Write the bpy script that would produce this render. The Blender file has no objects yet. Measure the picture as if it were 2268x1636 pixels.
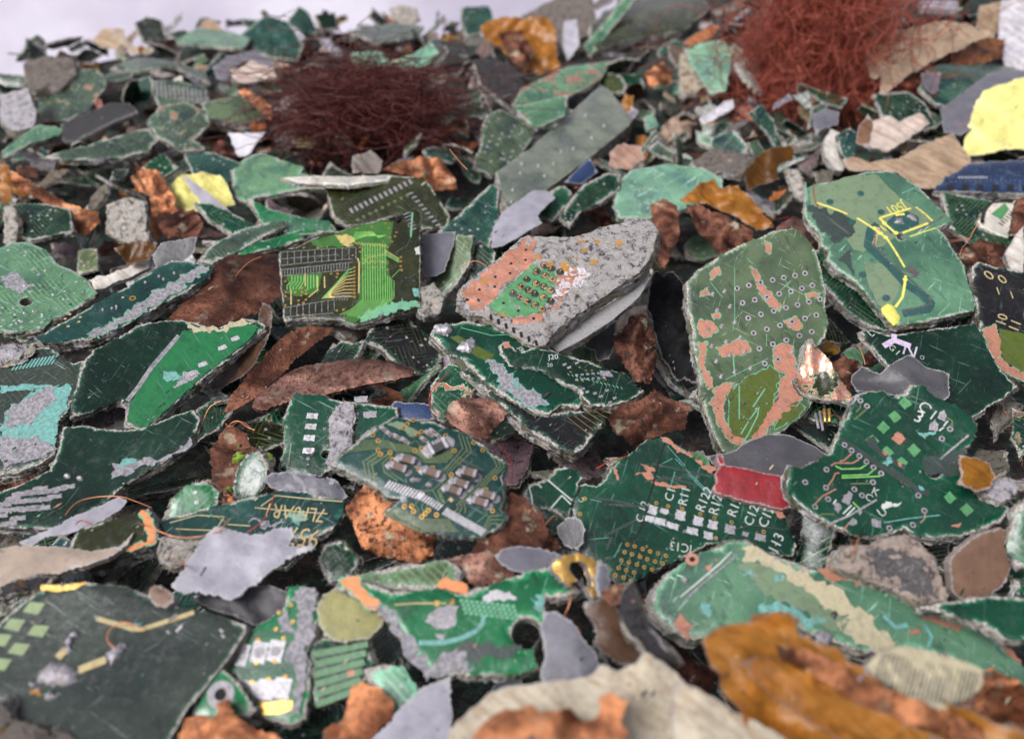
import bpy, math, random
import numpy as np
from mathutils import Vector, noise
from mathutils.geometry import delaunay_2d_cdt
from bpy_extras.object_utils import world_to_camera_view

# ------------------------------------------------------------------ camera
SC = bpy.context.scene
COL = SC.collection
PITCH = math.radians(35)
CAMZ = 0.126
FX = 1964.0            # focal length in pixels of a 2268 x 1636 picture
cam_d = bpy.data.cameras.new('camera'); cam = bpy.data.objects.new('camera', cam_d); COL.objects.link(cam)
cam.location = (0, 0, CAMZ); cam.rotation_euler = (math.radians(90) - PITCH, 0, 0)
cam_d.sensor_fit = 'HORIZONTAL'; cam_d.sensor_width = 36.0; cam_d.lens = 36.0 * FX / 2268.0
cam_d.clip_start = 0.005; cam_d.clip_end = 50
cam_d.dof.use_dof = True; cam_d.dof.focus_distance = 0.213; cam_d.dof.aperture_fstop = 14.5; cam_d.dof.aperture_blades = 0
SC.camera = cam
SC.render.resolution_x = 1024; SC.render.resolution_y = 738
# ------------------------------------------------------------------ light
W = bpy.data.worlds.new('World'); SC.world = W; W.use_nodes = True
wn = W.node_tree.nodes; wl = W.node_tree.links
sky = wn.new('ShaderNodeTexSky'); sky.sky_type = 'NISHITA'; sky.sun_disc = False
SUN_EL, SUN_AZ = math.radians(50), math.radians(-132)
sky.sun_elevation = SUN_EL; sky.sun_rotation = SUN_AZ; sky.air_density = 1.0; sky.dust_density = 4.0; sky.ozone_density = 0.6
hs = wn.new('ShaderNodeHueSaturation'); hs.inputs['Saturation'].default_value = 0.30      # cloud veil
wl.new(sky.outputs[0], hs.inputs['Color'])
tint = wn.new('ShaderNodeMix'); tint.data_type = 'RGBA'; tint.blend_type = 'MULTIPLY'; tint.inputs[0].default_value = 1
tint.inputs[7].default_value = (1.0, 0.955, 1.03, 1)
wl.new(hs.outputs[0], tint.inputs[6]); wl.new(tint.outputs[2], wn['Background'].inputs[0])
wn['Background'].inputs[1].default_value = 0.058
sun_d = bpy.data.lights.new('sun', 'SUN'); sun_d.energy = 1.5; sun_d.angle = math.radians(28); sun_d.color = (1, .98, .975)
sun = bpy.data.objects.new('sun', sun_d); COL.objects.link(sun)
sd = Vector((math.cos(SUN_EL) * math.sin(SUN_AZ), math.cos(SUN_EL) * math.cos(SUN_AZ), math.sin(SUN_EL)))
sun.rotation_euler = sd.to_track_quat('Z', 'Y').to_euler()
vs = SC.view_settings; vs.view_transform = 'Standard'; vs.look = 'None'; vs.gamma = 1; vs.exposure = 1.2; vs.use_curve_mapping = False
SC.cycles.use_denoising = True; SC.cycles.max_bounces = 6; SC.cycles.diffuse_bounces = 3; SC.cycles.glossy_bounces = 3
SC.cycles.transmission_bounces = 4; SC.cycles.transparent_max_bounces = 4; SC.cycles.caustics_reflective = False; SC.cycles.caustics_refractive = False

rnd = random.Random(7)
mm = 0.001
TILES = {'A': (0, 0, 2.637), 'B': (850, 0, 2.637), 'C': (1700, 0, 2.637), 'D': (0, 600, 2.637), 'E': (850, 600, 2.637), 'F': (1700, 600, 2.637),
         'G': (0, 1227, 2.637), 'H': (850, 1227, 2.637), 'I': (1700, 1227, 2.637), 'J': (680, 500, 4.8116), 'K': (800, 1010, 4.536),
         'L': (1300, 1070, 3.15), 'M': (1940, 940, 3.658), 'N': (1980, 400, 3.910), 'O': (1100, 520, 3.910)}
def px(tile, s):
    """points 'x,y x,y' of a view of the photograph -> pixels of the 2268 wide picture"""
    out = []
    for p in (s.split() if isinstance(s, str) else s):
        x, y = (map(float, p.split(',')) if isinstance(p, str) else p)
        if tile != 'X':
            ox, oy, k = TILES[tile]
            x, y = (ox + x * 10 / k) * .88594, (oy + y * 10 / k) * .88594
        out.append((x, y))
    return out
CP, SP = math.cos(PITCH), math.sin(PITCH)
CAM = Vector((0, 0, CAMZ))
def ray(X, Y):
    a, b = (X - 1134) / FX, (818 - Y) / FX
    return Vector((a, CP + b * SP, -SP + b * CP))      # depth along the axis = 1
def project(p):
    d = p - CAM
    z = d.y * CP - d.z * SP
    return 1134 + FX * d.x / z, 818 - FX * (d.y * SP + d.z * CP) / z, z
def sm(a, b, x):
    t = min(1, max(0, (x - a) / (b - a))); return t * t * (3 - 2 * t)
def rim(x): return 0.45 + 0.082 * sm(-.30, -.14, x) + 0.28 * sm(.03, .13, x)
def S(x, y):
    """the heap's mean surface"""
    e = rim(x)
    return 0.004 * noise.noise(Vector((x * 14, y * 14, 1))) + 0.045 * sm(.04, .3, x) * sm(.28, .55, y) - 1.3 * max(0, y - e)
def hit(X, Y):
    r = ray(X, Y); t = 0.05
    while t < 1.2:
        p = CAM + r * t
        if p.z < S(p.x, p.y) or p.y > rim(p.x) + .004: break
        t += 0.002
    return CAM + r * t

# ------------------------------------------------------------------ materials
class NB:
    def __init__(s, name):
        s.m = bpy.data.materials.new(name); s.m.use_nodes = True
        s.t = s.m.node_tree; s.b = s.t.nodes['Principled BSDF']
    def put(s, sock, v):
        if isinstance(v, bpy.types.NodeSocket): s.t.links.new(v, sock)
        elif v is not None:
            if isinstance(v, tuple) and len(v) == 3 and sock.type == 'RGBA': v = (*v, 1)
            sock.default_value = v
    def new(s, ty, ins={}, **kw):
        n = s.t.nodes.new(ty)
        for k, v in kw.items(): setattr(n, k, v)
        for k, v in ins.items(): s.put(n.inputs[k], v)
        return n
    def math(s, op, a, b=None, c=None, clamp=False):
        n = s.new('ShaderNodeMath', operation=op, use_clamp=clamp)
        for i, v in enumerate((a, b, c)):
            if v is not None: s.put(n.inputs[i], v)
        return n.outputs[0]
    def mix(s, f, a, b):
        n = s.new('ShaderNodeMix', data_type='RGBA'); s.put(n.inputs[0], f); s.put(n.inputs[6], a); s.put(n.inputs[7], b)
        return n.outputs[2]
    def mul(s, a, b):
        n = s.new('ShaderNodeMix', data_type='RGBA', blend_type='MULTIPLY'); s.put(n.inputs[0], 1.0); s.put(n.inputs[6], a); s.put(n.inputs[7], b)
        return n.outputs[2]
    def noise(s, vec, sc, det=3, ro=.55, dist=0):
        return s.new('ShaderNodeTexNoise', {'Vector': vec, 'Scale': sc, 'Detail': det, 'Roughness': ro, 'Distortion': dist}).outputs['Fac']
    def step(s, v, a, b, c0=0.0, c1=1.0):
        n = s.new('ShaderNodeMapRange', {0: v, 1: a, 2: b, 3: c0, 4: c1}, interpolation_type='SMOOTHSTEP'); return n.outputs[0]
    def prop(s, name): return s.new('ShaderNodeAttribute', attribute_name=name, attribute_type='OBJECT').outputs['Fac']
    def geo(s, name): return s.new('ShaderNodeAttribute', attribute_name=name, attribute_type='GEOMETRY').outputs['Fac']
    def vec(s, scale=(1, 1, 1), rot=0.0, seeded=True):
        tc = s.new('ShaderNodeTexCoord').outputs['Object']
        v = s.new('ShaderNodeVectorMath', {0: tc, 1: (1000, 1000, 1000)}, operation='MULTIPLY').outputs[0]
        if seeded:
            k = s.math('MULTIPLY', s.prop('seed'), 37.0)
            cb = s.new('ShaderNodeCombineXYZ', {0: k, 1: k, 2: 0.0}).outputs[0]
            v = s.new('ShaderNodeVectorMath', {0: v, 1: cb}, operation='ADD').outputs[0]
        if rot: v = s.new('ShaderNodeMapping', {'Vector': v, 'Rotation': (0, 0, rot)}).outputs[0]
        return s.new('ShaderNodeMapping', {'Vector': v, 'Scale': scale}).outputs[0]
    def color(s): return s.new('ShaderNodeObjectInfo').outputs['Color']
    def bump(s, h, strength=.5, dist=.0003):
        s.put(s.b.inputs['Normal'], s.new('ShaderNodeBump', {'Height': h, 'Strength': strength, 'Distance': dist}).outputs[0])
    def out(s, col=None, rough=None, metal=None, spec=None):
        s.put(s.b.inputs['Base Color'], col); s.put(s.b.inputs['Roughness'], rough); s.put(s.b.inputs['Metallic'], metal)
        s.put(s.b.inputs['Specular IOR Level'], spec)
        return s.m

def mat_board():
    b = NB('solder_mask'); v = b.vec()
    big = b.noise(v, .07, 3); med = b.noise(v, .55, 5, .65); fin = b.noise(v, 3.2, 4, .7)
    wear, cu, fr, tr = b.prop('wear'), b.prop('cu'), b.prop('fr'), b.prop('tr')
    base = b.color()
    c = b.mix(b.step(big, .3, .7), b.mul(base, (.50, .56, .60)), b.mul(base, (1.25, 1.2, 1.1)))
    c = b.mix(b.math('MULTIPLY', b.step(med, .45, .72), .35), c, b.mul(base, (.5, .55, .6)))
    # copper lines and pads showing through the mask
    br = b.new('ShaderNodeTexBrick', {'Vector': b.vec(rot=.785), 'Color1': (0, 0, 0), 'Color2': (0, 0, 0), 'Mortar': (1, 1, 1), 'Scale': .12,
               'Mortar Size': .018, 'Mortar Smooth': .2, 'Brick Width': 1.4, 'Row Height': .14}, offset=.37).outputs['Color']
    br2 = b.new('ShaderNodeTexBrick', {'Vector': b.vec(rot=2.36), 'Color1': (0, 0, 0), 'Color2': (0, 0, 0), 'Mortar': (1, 1, 1), 'Scale': .19,
               'Mortar Size': .02, 'Mortar Smooth': .2, 'Brick Width': 1.1, 'Row Height': .2}, offset=.61).outputs['Color']
    br = b.mix(b.step(b.noise(v, .09, 1, .5, .5), .49, .51), br, br2)
    reg = b.step(b.noise(v, .13, 1), .40, .50)
    c = b.mix(b.math('MULTIPLY', b.math('MULTIPLY', br, reg), tr), c, b.mix(.5, b.mul(base, (3.6, 3.0, 1.7)), (.15, .24, .09)))
    vo = b.new('ShaderNodeTexVoronoi', {'Vector': v, 'Scale': .42, 'Randomness': .45}).outputs['Distance']
    reg2 = b.step(b.noise(v, .1, 1, .5, .3), .50, .54)
    pad = b.math('MULTIPLY', b.math('MULTIPLY', b.step(vo, .20, .17), reg2), b.math('GREATER_THAN', tr, .3))
    hole = b.math('MULTIPLY', pad, b.step(vo, .085, .07))
    # scratches
    sc = None
    for rot, s1 in ((.5, 1.7), (-.75, 1.3), (1.9, 2.3)):
        n = b.step(b.noise(b.vec((.06, s1, 1), rot), 1.0, 3, .6), .65, .69)
        sc = n if sc is None else b.math('MAXIMUM', sc, n)
    sc = b.math('MULTIPLY', sc, b.math('MULTIPLY', b.step(b.noise(v, .16, 3), .38, .56), b.math('ADD', .25, wear)))
    mint = b.mix(.35, b.mul(base, (3.4, 2.6, 2.6)), (.26, .42, .36))
    c = b.mix(sc, c, mint)
    rub = b.math('MULTIPLY', b.step(b.math('ADD', b.math('MULTIPLY', big, .6), b.math('MULTIPLY', med, .5)), .60, .74), b.math('MULTIPLY', wear, .55))
    c = b.mix(rub, c, b.mix(.5, b.mul(base, (2, 2, 2)), (.13, .17, .15)))
    c = b.mix(pad, c, b.mix(b.step(fin, .4, .6), (.50, .48, .50), (.26, .25, .27)))
    c = b.mix(hole, c, (.01, .01, .01))
    # copper laid bare, with a pale rim of mask round it
    cn = b.math('ADD', b.math('MULTIPLY', b.noise(v, .16, 5, .62, .6), .8), b.math('MULTIPLY', med, .2))
    cn = b.math('ADD', cn, b.math('MULTIPLY', b.step(b.geo('edge'), 2.2, 0), .07))
    th = b.math('SUBTRACT', .78, b.math('MULTIPLY', cu, .36))
    d = b.math('SUBTRACT', cn, th)
    c = b.mix(b.step(d, -.014, -.006), c, (.16, .36, .20))
    cum = b.step(d, 0, .006)
    cop = b.mix(b.step(fin, .35, .65), (.62, .26, .16), (.40, .20, .15))
    cop = b.mix(b.math('MULTIPLY', b.step(med, .5, .66), .7), cop, (.36, .30, .29))
    c = b.mix(cum, c, cop)
    # torn rim
    e = b.math('ADD', b.geo('edge'), b.math('MULTIPLY', b.math('SUBTRACT', b.noise(v, .9, 4, .7), .5), b.math('MULTIPLY', fr, 3.6)))
    e = b.math('ADD', e, b.step(b.noise(v, .12, 2), .52, .38, 0.0, 1.3))
    f1 = b.step(e, b.math('MULTIPLY', fr, 2.0), b.math('MULTIPLY', fr, 1.1)); f2 = b.step(e, b.math('MULTIPLY', fr, .95), b.math('MULTIPLY', fr, .6))
    c = b.mix(b.math('MULTIPLY', f1, .75), c, b.mix(.25, b.mul(base, (2.2, 2.4, 2.2)), (.02, .19, .10)))
    fib = b.mix(b.step(b.noise(v, 2.2, 4, .75), .4, .62), (.16, .15, .14), (.52, .49, .43))
    c = b.mix(f2, c, fib)
    # dust film, smears and dirt
    c = b.mix(b.math('MULTIPLY', b.step(b.noise(v, .28, 6, .72, .8), .54, .70), .14), c, (.15, .15, .145))
    c = b.mix(b.math('MULTIPLY', b.step(b.noise(b.vec((.35, 1, 1), 1.1), .35, 6, .75, .5), .54, .66), .6), c, b.mul(base, (.25, .25, .27)))
    c = b.mix(b.math('MULTIPLY', b.step(fin, .56, .70), .6), c, (.03, .026, .024))
    c = b.mix(b.step(b.noise(v, 5.5, 2), .745, .77), c, (.55, .55, .52))
    ro = b.math('ADD', b.step(med, .36, .66, .03, .30), b.math('MULTIPLY', fin, .05))
    ro = b.math('MAXIMUM', ro, b.math('MULTIPLY', f2, .9))
    h = b.math('ADD', b.math('MULTIPLY', b.noise(v, .45, 6, .7), 1.1), b.math('MULTIPLY', fin, .25))
    h = b.math('ADD', h, b.math('MULTIPLY', b.math('MULTIPLY', br, reg), b.math('MULTIPLY', tr, .15)))
    h = b.math('SUBTRACT', h, b.math('MULTIPLY', b.math('ADD', sc, cum), .35)); h = b.math('ADD', h, b.math('MULTIPLY', pad, .3))
    h = b.math('SUBTRACT', h, b.math('MULTIPLY', b.math('MULTIPLY', f2, b.noise(v, 2.2, 3)), 1.6))
    b.bump(h, .30, .00030)
    return b.out(c, ro, b.math('MULTIPLY', cum, .55), .5)
def mat_edge():
    b = NB('torn_fibreglass'); v = b.vec((.55, .55, 3.2)); v2 = b.vec()
    n = b.noise(v, 1.1, 5, .75); n2 = b.noise(v2, .35, 3); f = b.noise(b.vec((1, 1, .5)), 5, 3)
    c = b.mix(b.step(n, .38, .50), (.035, .031, .03), (.60, .56, .46))
    c = b.mix(b.step(n2, .42, .62), c, b.mix(b.step(n, .40, .54), (.08, .08, .09), (.66, .64, .66)))
    c = b.mix(b.math('MULTIPLY', b.step(b.noise(v2, .22, 4), .50, .56), .75), c, b.mix(b.step(n, .42, .56), b.mul(b.color(), (.5, .5, .4)), b.mix(.5, b.mul(b.color(), (1.8, 1.6, 1.2)), (.18, .16, .06))))
    h = b.math('ADD', n, b.math('MULTIPLY', f, .5)); b.bump(h, 1, .0012)
    return b.out(c, .95, 0.0, .2)
def mat_fibre():
    b = NB('frayed_glass_fibre'); v = b.vec(); v2 = b.vec((.8, 1.3, 1), .6)
    n = b.noise(v, .40, 8, .82, .6); n2 = b.noise(v2, .7, 6, .8, 1.2)
    c = b.mix(b.step(n, .40, .52), b.mul(b.color(), (.16, .15, .16)), b.mul(b.color(), (1.15, 1.12, 1.1)))
    c = b.mix(b.math('MULTIPLY', b.step(n2, .48, .60), .8), c, b.mul(b.color(), (1.45, 1.42, 1.42)))
    c = b.mix(b.math('MULTIPLY', b.step(b.noise(v, .3, 4), .60, .70), .8), c, (.22, .12, .03))
    b.bump(b.math('ADD', n, n2), 1, .0014)
    return b.out(c, .92, 0.0, .25)
def mat_copper():
    b = NB('tarnished_copper'); v = b.vec(); wear = b.prop('wear')
    big = b.noise(v, .12, 4, .6, .4); n = b.noise(v, .8, 6, .72); f = b.noise(v, 4, 3, .7)
    c = b.mix(b.step(big, .35, .65), b.mul(b.color(), (.20, .15, .14)), b.mul(b.color(), (.9, .85, .85)))
    c = b.mix(b.math('MULTIPLY', b.step(n, .48, .60), b.math('ADD', .35, b.math('MULTIPLY', wear, .65))), c, (.035, .02, .016))
    c = b.mix(b.math('MULTIPLY', b.step(b.noise(v, .22, 5), .58, .66), wear), c, (.33, .31, .22))
    c = b.mix(b.math('MULTIPLY', b.step(f, .62, .7), .6), c, (.34, .30, .30))
    b.bump(b.math('ADD', n, b.math('MULTIPLY', f, .4)), .6, .0005)
    return b.out(c, b.math('ADD', .12, b.math('MULTIPLY', n, .5)), .85, .5)
def mat_film(name, rough, bumpy, sheen=.5, trans=0):
    b = NB(name); v = b.vec()
    n = b.noise(v, .18, 4, .6); f = b.noise(v, 2.5, 4, .7)
    c = b.mix(b.step(n, .3, .7), b.mul(b.color(), (.78, .78, .80)), b.mul(b.color(), (1.15, 1.15, 1.15)))
    e = b.step(b.math('ADD', b.geo('edge'), b.math('MULTIPLY', b.math('SUBTRACT', f, .5), 1.2)), .35, .05)
    c = b.mix(b.math('MULTIPLY', e, .55), c, (.40, .39, .38))
    c = b.mix(b.math('MULTIPLY', b.step(b.noise(v, .9, 5, .7), .58, .70), .55), c, (.04, .035, .035))
    if trans or name == 'fibrous_paper':      # streaks and rubbed stains
        c = b.mix(b.math('MULTIPLY', b.step(b.noise(b.vec((.12, 1.1, 1), .7), .5, 6, .7, .4), .46, .62), .7), c, b.mul(c, (.62, .52, .45)))
    c = b.mix(b.step(b.noise(v, 3.7, 2), .73, .76), c, (.5, .48, .45))
    b.bump(b.math('ADD', b.math('MULTIPLY', f, .4), b.noise(v, .7, 4)), bumpy, .0004)
    m = b.out(c, b.math('ADD', rough, b.math('MULTIPLY', f, .2)), 0.0, sheen)
    if trans:
        tl = b.new('ShaderNodeBsdfTranslucent', {'Color': c}); mx = b.new('ShaderNodeMixShader', {0: trans, 1: b.b.outputs[0], 2: tl.outputs[0]})
        b.t.links.new(mx.outputs[0], b.t.nodes['Material Output'].inputs[0])
    return m
def plain(name, col, rough=.5, metal=0, var=.3, scale=1.2, bumpy=.4, dark=(.05, .05, .05), thr=.58):
    b = NB(name); v = b.vec(seeded=False)
    n = b.noise(v, scale, 4, .7)
    c = b.mix(b.math('MULTIPLY', b.step(n, thr - .12, thr + .08), var), col, dark)
    if var > .05:
        c = b.mix(b.math('MULTIPLY', b.step(b.noise(v, .38, 6, .75, .7), .48, .64), .38), c, b.mul(c, (.36, .36, .38)))
        c = b.mix(b.math('MULTIPLY', b.step(b.noise(b.vec((.1, 1.6, 1), .9, False), .9, 4), .60, .66), .35), c, (.16, .17, .16))
    b.bump(b.math('ADD', n, b.math('MULTIPLY', b.noise(v, 3.5, 3), .3)), bumpy, .0002)
    return b.out(c, rough, metal)
MAT = dict(board=mat_board(), edge=mat_edge(), fibre=mat_fibre(), copper=mat_copper(), film=mat_film('plastic_film', .30, .35),
           paper=mat_film('fibrous_paper', .85, .9, .2), amber=mat_film('amber_polyimide', .10, .5, .6, .55), rubber=mat_film('soft_plastic', .45, .5),
           gold=plain('gold_plating', (.62, .38, .10), .3, .75, .25), solder=plain('dull_solder', (.34, .325, .35), .45, .45, .65, 2.2, .8, (.16, .15, .15), .5),
           solderbright=plain('solder', (.44, .43, .45), .35, .6, .5, 2.2, .8, (.2, .2, .2)), barecu=plain('bare_copper', (.44, .19, .12), .5, .35, .5, .9, .7, (.30, .16, .12), .52),
           orangecu=plain('clean_copper', (.62, .24, .09), .5, .3, .4, .8, .5, (.4, .16, .1), .56),
           goldgreen=plain('gilded_green', (.05, .16, .032), .22, .25, .5, .5, .3, (.04, .13, .03)),
           emerald=plain('emerald_mask', (.012, .14, .045), .22, 0, .6, .3, .3, (.006, .07, .03)),
           hole=plain('dark_bore', (.006, .006, .006), .9, 0, 0), trace=plain('trace_under_mask', (.11, .15, .06), .35, .1, .2), tracegreen=plain('green_trace', (.20, .50, .12), .3, .15, .3, .6, .3, (.03, .2, .06)),
           tracegold=plain('gold_trace', (.68, .54, .20), .32, .5, .3, .9, .3, (.3, .35, .1)), tracedim=plain('dim_trace', (.07, .17, .075), .35, .1, .2), mint=plain('lifted_mask', (.12, .34, .20), .5, 0, .4, 1.3, .5, (.08, .25, .15)),
           white=plain('silk_print', (.46, .48, .45), .6, 0, .45, 2.5, .4, (.2, .3, .25), .62), yellow=plain('yellow_print', (.62, .58, .11), .6, 0, .25, 1.5, .8, (.5, .5, .15), .62), ochre=plain('ochre_print', (.42, .34, .16), .6, 0, .3),
           lilac=plain('lilac_print', (.50, .42, .55), .6, 0, .3), padgreen=plain('bare_pad_mask', (.07, .24, .09), .4, 0, .35, .8), padolive=plain('olive_pad_mask', (.20, .27, .12), .4, 0, .1),
           rust=plain('rust', (.38, .19, .04), .9, 0, .5, 1.5, .9, (.2, .12, .06)), ceramic=plain('brown_ceramic', (.13, .085, .065), .4, 0, .2), chip=plain('black_chip', (.03, .03, .032), .45, 0, .2),
           slate=plain('slate_mask', (.025, .042, .036), .35, 0, .3), sage=plain('sage_mask', (.14, .20, .115), .35, 0, .3, .4, .4, (.13, .2, .14)), deepteal=plain('deep_teal', (.02, .075, .068), .3, 0, .2),
           turq=plain('turquoise_scrape', (.13, .38, .34), .6, 0, .7, 1.1, .9, (.10, .2, .18), .5), grime=plain('grime', (.06, .055, .055), .9, 0, .5, 1.5, .9, (.25, .25, .25), .6), cream=plain('cream_resin', (.40, .36, .23), .8, 0, .5, 1.0, .9, (.25, .22, .18), .6),
           ash=plain('ash_white', (.52, .49, .50), .9, 0, .8, .9, 1, (.22, .2, .21), .58),
           greyhair=plain('grey_crust', (.30, .29, .31), .9, 0, .7, 1.2, 1, (.10, .10, .11), .52), moss=plain('moss', (.20, .30, .03), .95, 0, .5, 2, 1), olivewin=plain('olive_laminate', (.07, .10, .015), .22, 0, .2, .3, .2))

# ------------------------------------------------------------------ plates
def inside(P, poly):
    P = np.asarray(P, float); poly = np.asarray(poly, float)
    x, y = P[:, 0], P[:, 1]; r = np.zeros(len(P), bool)
    x0, y0 = poly[-1]
    for x1, y1 in poly:
        c = ((y1 > y) != (y0 > y))
        if c.any():
            with np.errstate(divide='ignore', invalid='ignore'):
                r ^= c & (x < (x0 - x1) * (y - y1) / (y0 - y1) + x1)
        x0, y0 = x1, y1
    return r
def fbm(x, y, z, o=4): return noise.fractal(Vector((x, y, z)), .8, 2.1, o)
def densify(pts, step, rough, seed, closed=True):
    out = []; L = 0; n = len(pts)
    for i in range(n if closed else n - 1):
        a, b = Vector(pts[i]), Vector(pts[(i + 1) % n]); d = (b - a).length
        if d < 1e-7: continue
        k = max(1, int(d / step)); nr = Vector((-(b - a).y, (b - a).x)) / d
        for j in range(k):
            p = a.lerp(b, j / k); s = (L + d * j / k) / mm
            out.append(p + nr * rough * (.75 * fbm(s * .25, seed, 0, 5) + .75 * fbm(s * 1.5, seed, 5, 3)))
        L += d
    if not closed: out.append(Vector(pts[-1]))
    return out
class Mesh:
    def __init__(s, mats): s.v = []; s.f = []; s.mi = []; s.sm = []; s.e = []; s.mats = list(mats)
    def mid(s, m):
        if m not in s.mats: s.mats.append(m)
        return s.mats.index(m)
    def add(s, vs, fs, m, smooth=False, edge=9.0):
        o = len(s.v); s.v += [tuple(p) for p in vs]; s.e += (list(edge) if hasattr(edge, '__len__') else [edge] * len(vs))
        s.f += [tuple(o + i for i in f) for f in fs]; k = s.mid(m); s.mi += [k] * len(fs); s.sm += [smooth] * len(fs)
    def build(s, name, parent=None, col=None, **props):
        me = bpy.data.meshes.new(name); me.from_pydata(s.v, [], s.f)
        for m in s.mats: me.materials.append(MAT[m])
        me.polygons.foreach_set('material_index', s.mi); me.polygons.foreach_set('use_smooth', s.sm)
        a = me.attributes.new('edge', 'FLOAT', 'POINT'); a.data.foreach_set('value', np.array(s.e, dtype=np.float32))
        me.update(); o = bpy.data.objects.new(name, me); COL.objects.link(o)
        if parent: o.parent = parent
        if col: o.color = (*col, 1)
        for k, v in props.items(): o[k] = v
        return o
def fill(outline, holes, g, seed):
    """triangulated sheet inside an outline: verts(2D), faces, edge distance, outline count"""
    O = [tuple(p) for p in outline]; P = list(O); E = [(i, (i + 1) % len(O)) for i in range(len(O))]
    for h in holes:
        o = len(P); P += [tuple(p) for p in h]; E += [(o + i, o + (i + 1) % len(h)) for i in range(len(h))]
    A = np.array(O); lo, hi = A.min(0), A.max(0)
    if g:
        rg = np.random.RandomState(int(seed) % 9999)
        xs = np.arange(lo[0], hi[0], g); ys = np.arange(lo[1], hi[1], g * .87)
        G = np.array([(x + (k % 2) * g / 2, y) for k, y in enumerate(ys) for x in xs])
        if len(G):
            G += rg.uniform(-.25 * g, .25 * g, G.shape); G = G[inside(G, A)]
            for h in holes:
                if len(G): G = G[~inside(G, np.array([tuple(p) for p in h]))]
            B = np.array(P)
            if len(G):
                d = np.sqrt(((G[:, None, :] - B[None, :, :]) ** 2).sum(2)).min(1); G = G[d > .45 * g]
                P += [tuple(p) for p in G]
    r = delaunay_2d_cdt([Vector(p) for p in P], E, [], 1, 1e-8)
    V, F, orig = r[0], r[2], r[3]
    A = np.array([tuple(p) for p in V])
    if holes:
        C = np.array([A[list(f)].mean(0) for f in F]); k = np.zeros(len(F), bool)
        for h in holes: k |= inside(C, np.array([tuple(p) for p in h]))
        F = [f for f, b in zip(F, k) if not b]
    mp = {}
    for i, o in enumerate(orig):
        for j in o: mp.setdefault(j, i)
    B = np.array(P[:len(O)] + P[len(O):len(O) + sum(len(h) for h in holes)])
    d = np.sqrt(((A[:, None, :] - B[None, :, :]) ** 2).sum(2)).min(1)
    F2 = []
    for f in F:
        a, b_, c = (A[i] for i in f[:3])
        if (b_[0] - a[0]) * (c[1] - a[1]) - (b_[1] - a[1]) * (c[0] - a[0]) < 0: f = f[::-1]
        F2.append(tuple(f))
    return A, F2, d, mp
def normals2(out):
    n = len(out); r = []
    for i in range(n):
        t = out[(i + 2) % n] - out[i - 2]
        r.append(Vector((t.y, -t.x)).normalized() if t.length > 0 else Vector((1, 0)))
    return r
def area(out): return sum(out[i - 1].x * out[i].y - out[i].x * out[i - 1].y for i in range(len(out))) / 2
def plate(outline, H, th, rough, step, grid, seed, top='board', side='edge', holes=(), fuzz=.5, tufts=0, mesh=None):
    """a slab of real thickness following H, its rim torn into layers"""
    out = [Vector(p) for p in outline]
    if area(out) < 0: out = out[::-1]
    out = densify(out, step, rough, seed)
    hs_ = [densify([Vector(p) for p in h], step, 0, seed) for h in holes]
    A, F, d, mp = fill(out, hs_, grid, seed)
    M_ = mesh or Mesh([top, side])
    tuck = min(.00025, th * .3)
    zt = [H(p[0], p[1]) - (tuck * max(0, 1 - e / .0007) ** 2) for p, e in zip(A, d)]
    M_.add([(p[0], p[1], z) for p, z in zip(A, zt)], F, top, True, [e / mm for e in d])
    M_.add([(p[0], p[1], z - th) for p, z in zip(A, zt)], [f[::-1] for f in F], top, True, [e / mm + .4 for e in d])
    nl = max(1, min(8, int(th / .00024))); nr = normals2(out); n = len(out); rings = []
    for k in range(nl + 1):
        ring = []
        for i, p in enumerate(out):
            z = H(p.x, p.y) - tuck - (th - tuck) * k / nl
            o = 0
            if 0 < k and fuzz:
                o = fuzz * mm * (1.2 * (k / nl) ** .7 * max(0, .35 + 1.3 * noise.noise(Vector((p.x / mm * .11, p.y / mm * .11, seed)))) + .75 * fbm(p.x / mm * .28, p.y / mm * .28, k * .9 + seed, 4) + .22 * noise.noise(Vector((p.x / mm * 2.6, p.y / mm * 2.6, k * 7.7))))
                z += .25 * th / nl * noise.noise(Vector((p.x / mm * 2, p.y / mm * 2, k * 3.1)))
            q = p + nr[i] * o; ring.append((q.x, q.y, z))
        rings.append(ring)
    V = [v for r_ in rings for v in r_]
    M_.add(V, [(k * n + i, (k + 1) * n + i, (k + 1) * n + (i + 1) % n, k * n + (i + 1) % n) for k in range(nl) for i in range(n)], side, True, 0.0)
    for h in hs_:
        m_ = len(h); V = [(p.x, p.y, H(p.x, p.y) - .00002) for p in h] + [(p.x, p.y, H(p.x, p.y) - th) for p in h]
        M_.add(V, [(i, (i + 1) % m_, m_ + (i + 1) % m_, m_ + i) for i in range(m_)], side, False, 0.0)
    rr = random.Random(seed)
    for _ in range(tufts):                       # loose glass fibres
        i = rr.randrange(n); p = out[i]; l = rr.uniform(.4, 1.5) * mm; a = rr.gauss(0, .7)
        di = Vector((nr[i].x * math.cos(a) - nr[i].y * math.sin(a), nr[i].x * math.sin(a) + nr[i].y * math.cos(a)))
        z = H(p.x, p.y) - rr.uniform(.05, .95) * th; b0 = p - di * .3 * mm; s_ = Vector((-di.y, di.x)) * .045 * mm; q = p + di * l
        dz = rr.uniform(-.5, .35) * l
        M_.add([(b0.x + s_.x, b0.y + s_.y, z), (b0.x - s_.x, b0.y - s_.y, z), (q.x, q.y, z + dz), (b0.x, b0.y, z - .09 * mm)], [(0, 1, 2), (1, 3, 2), (3, 0, 2)], side, False, 0.0)
    return M_
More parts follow.
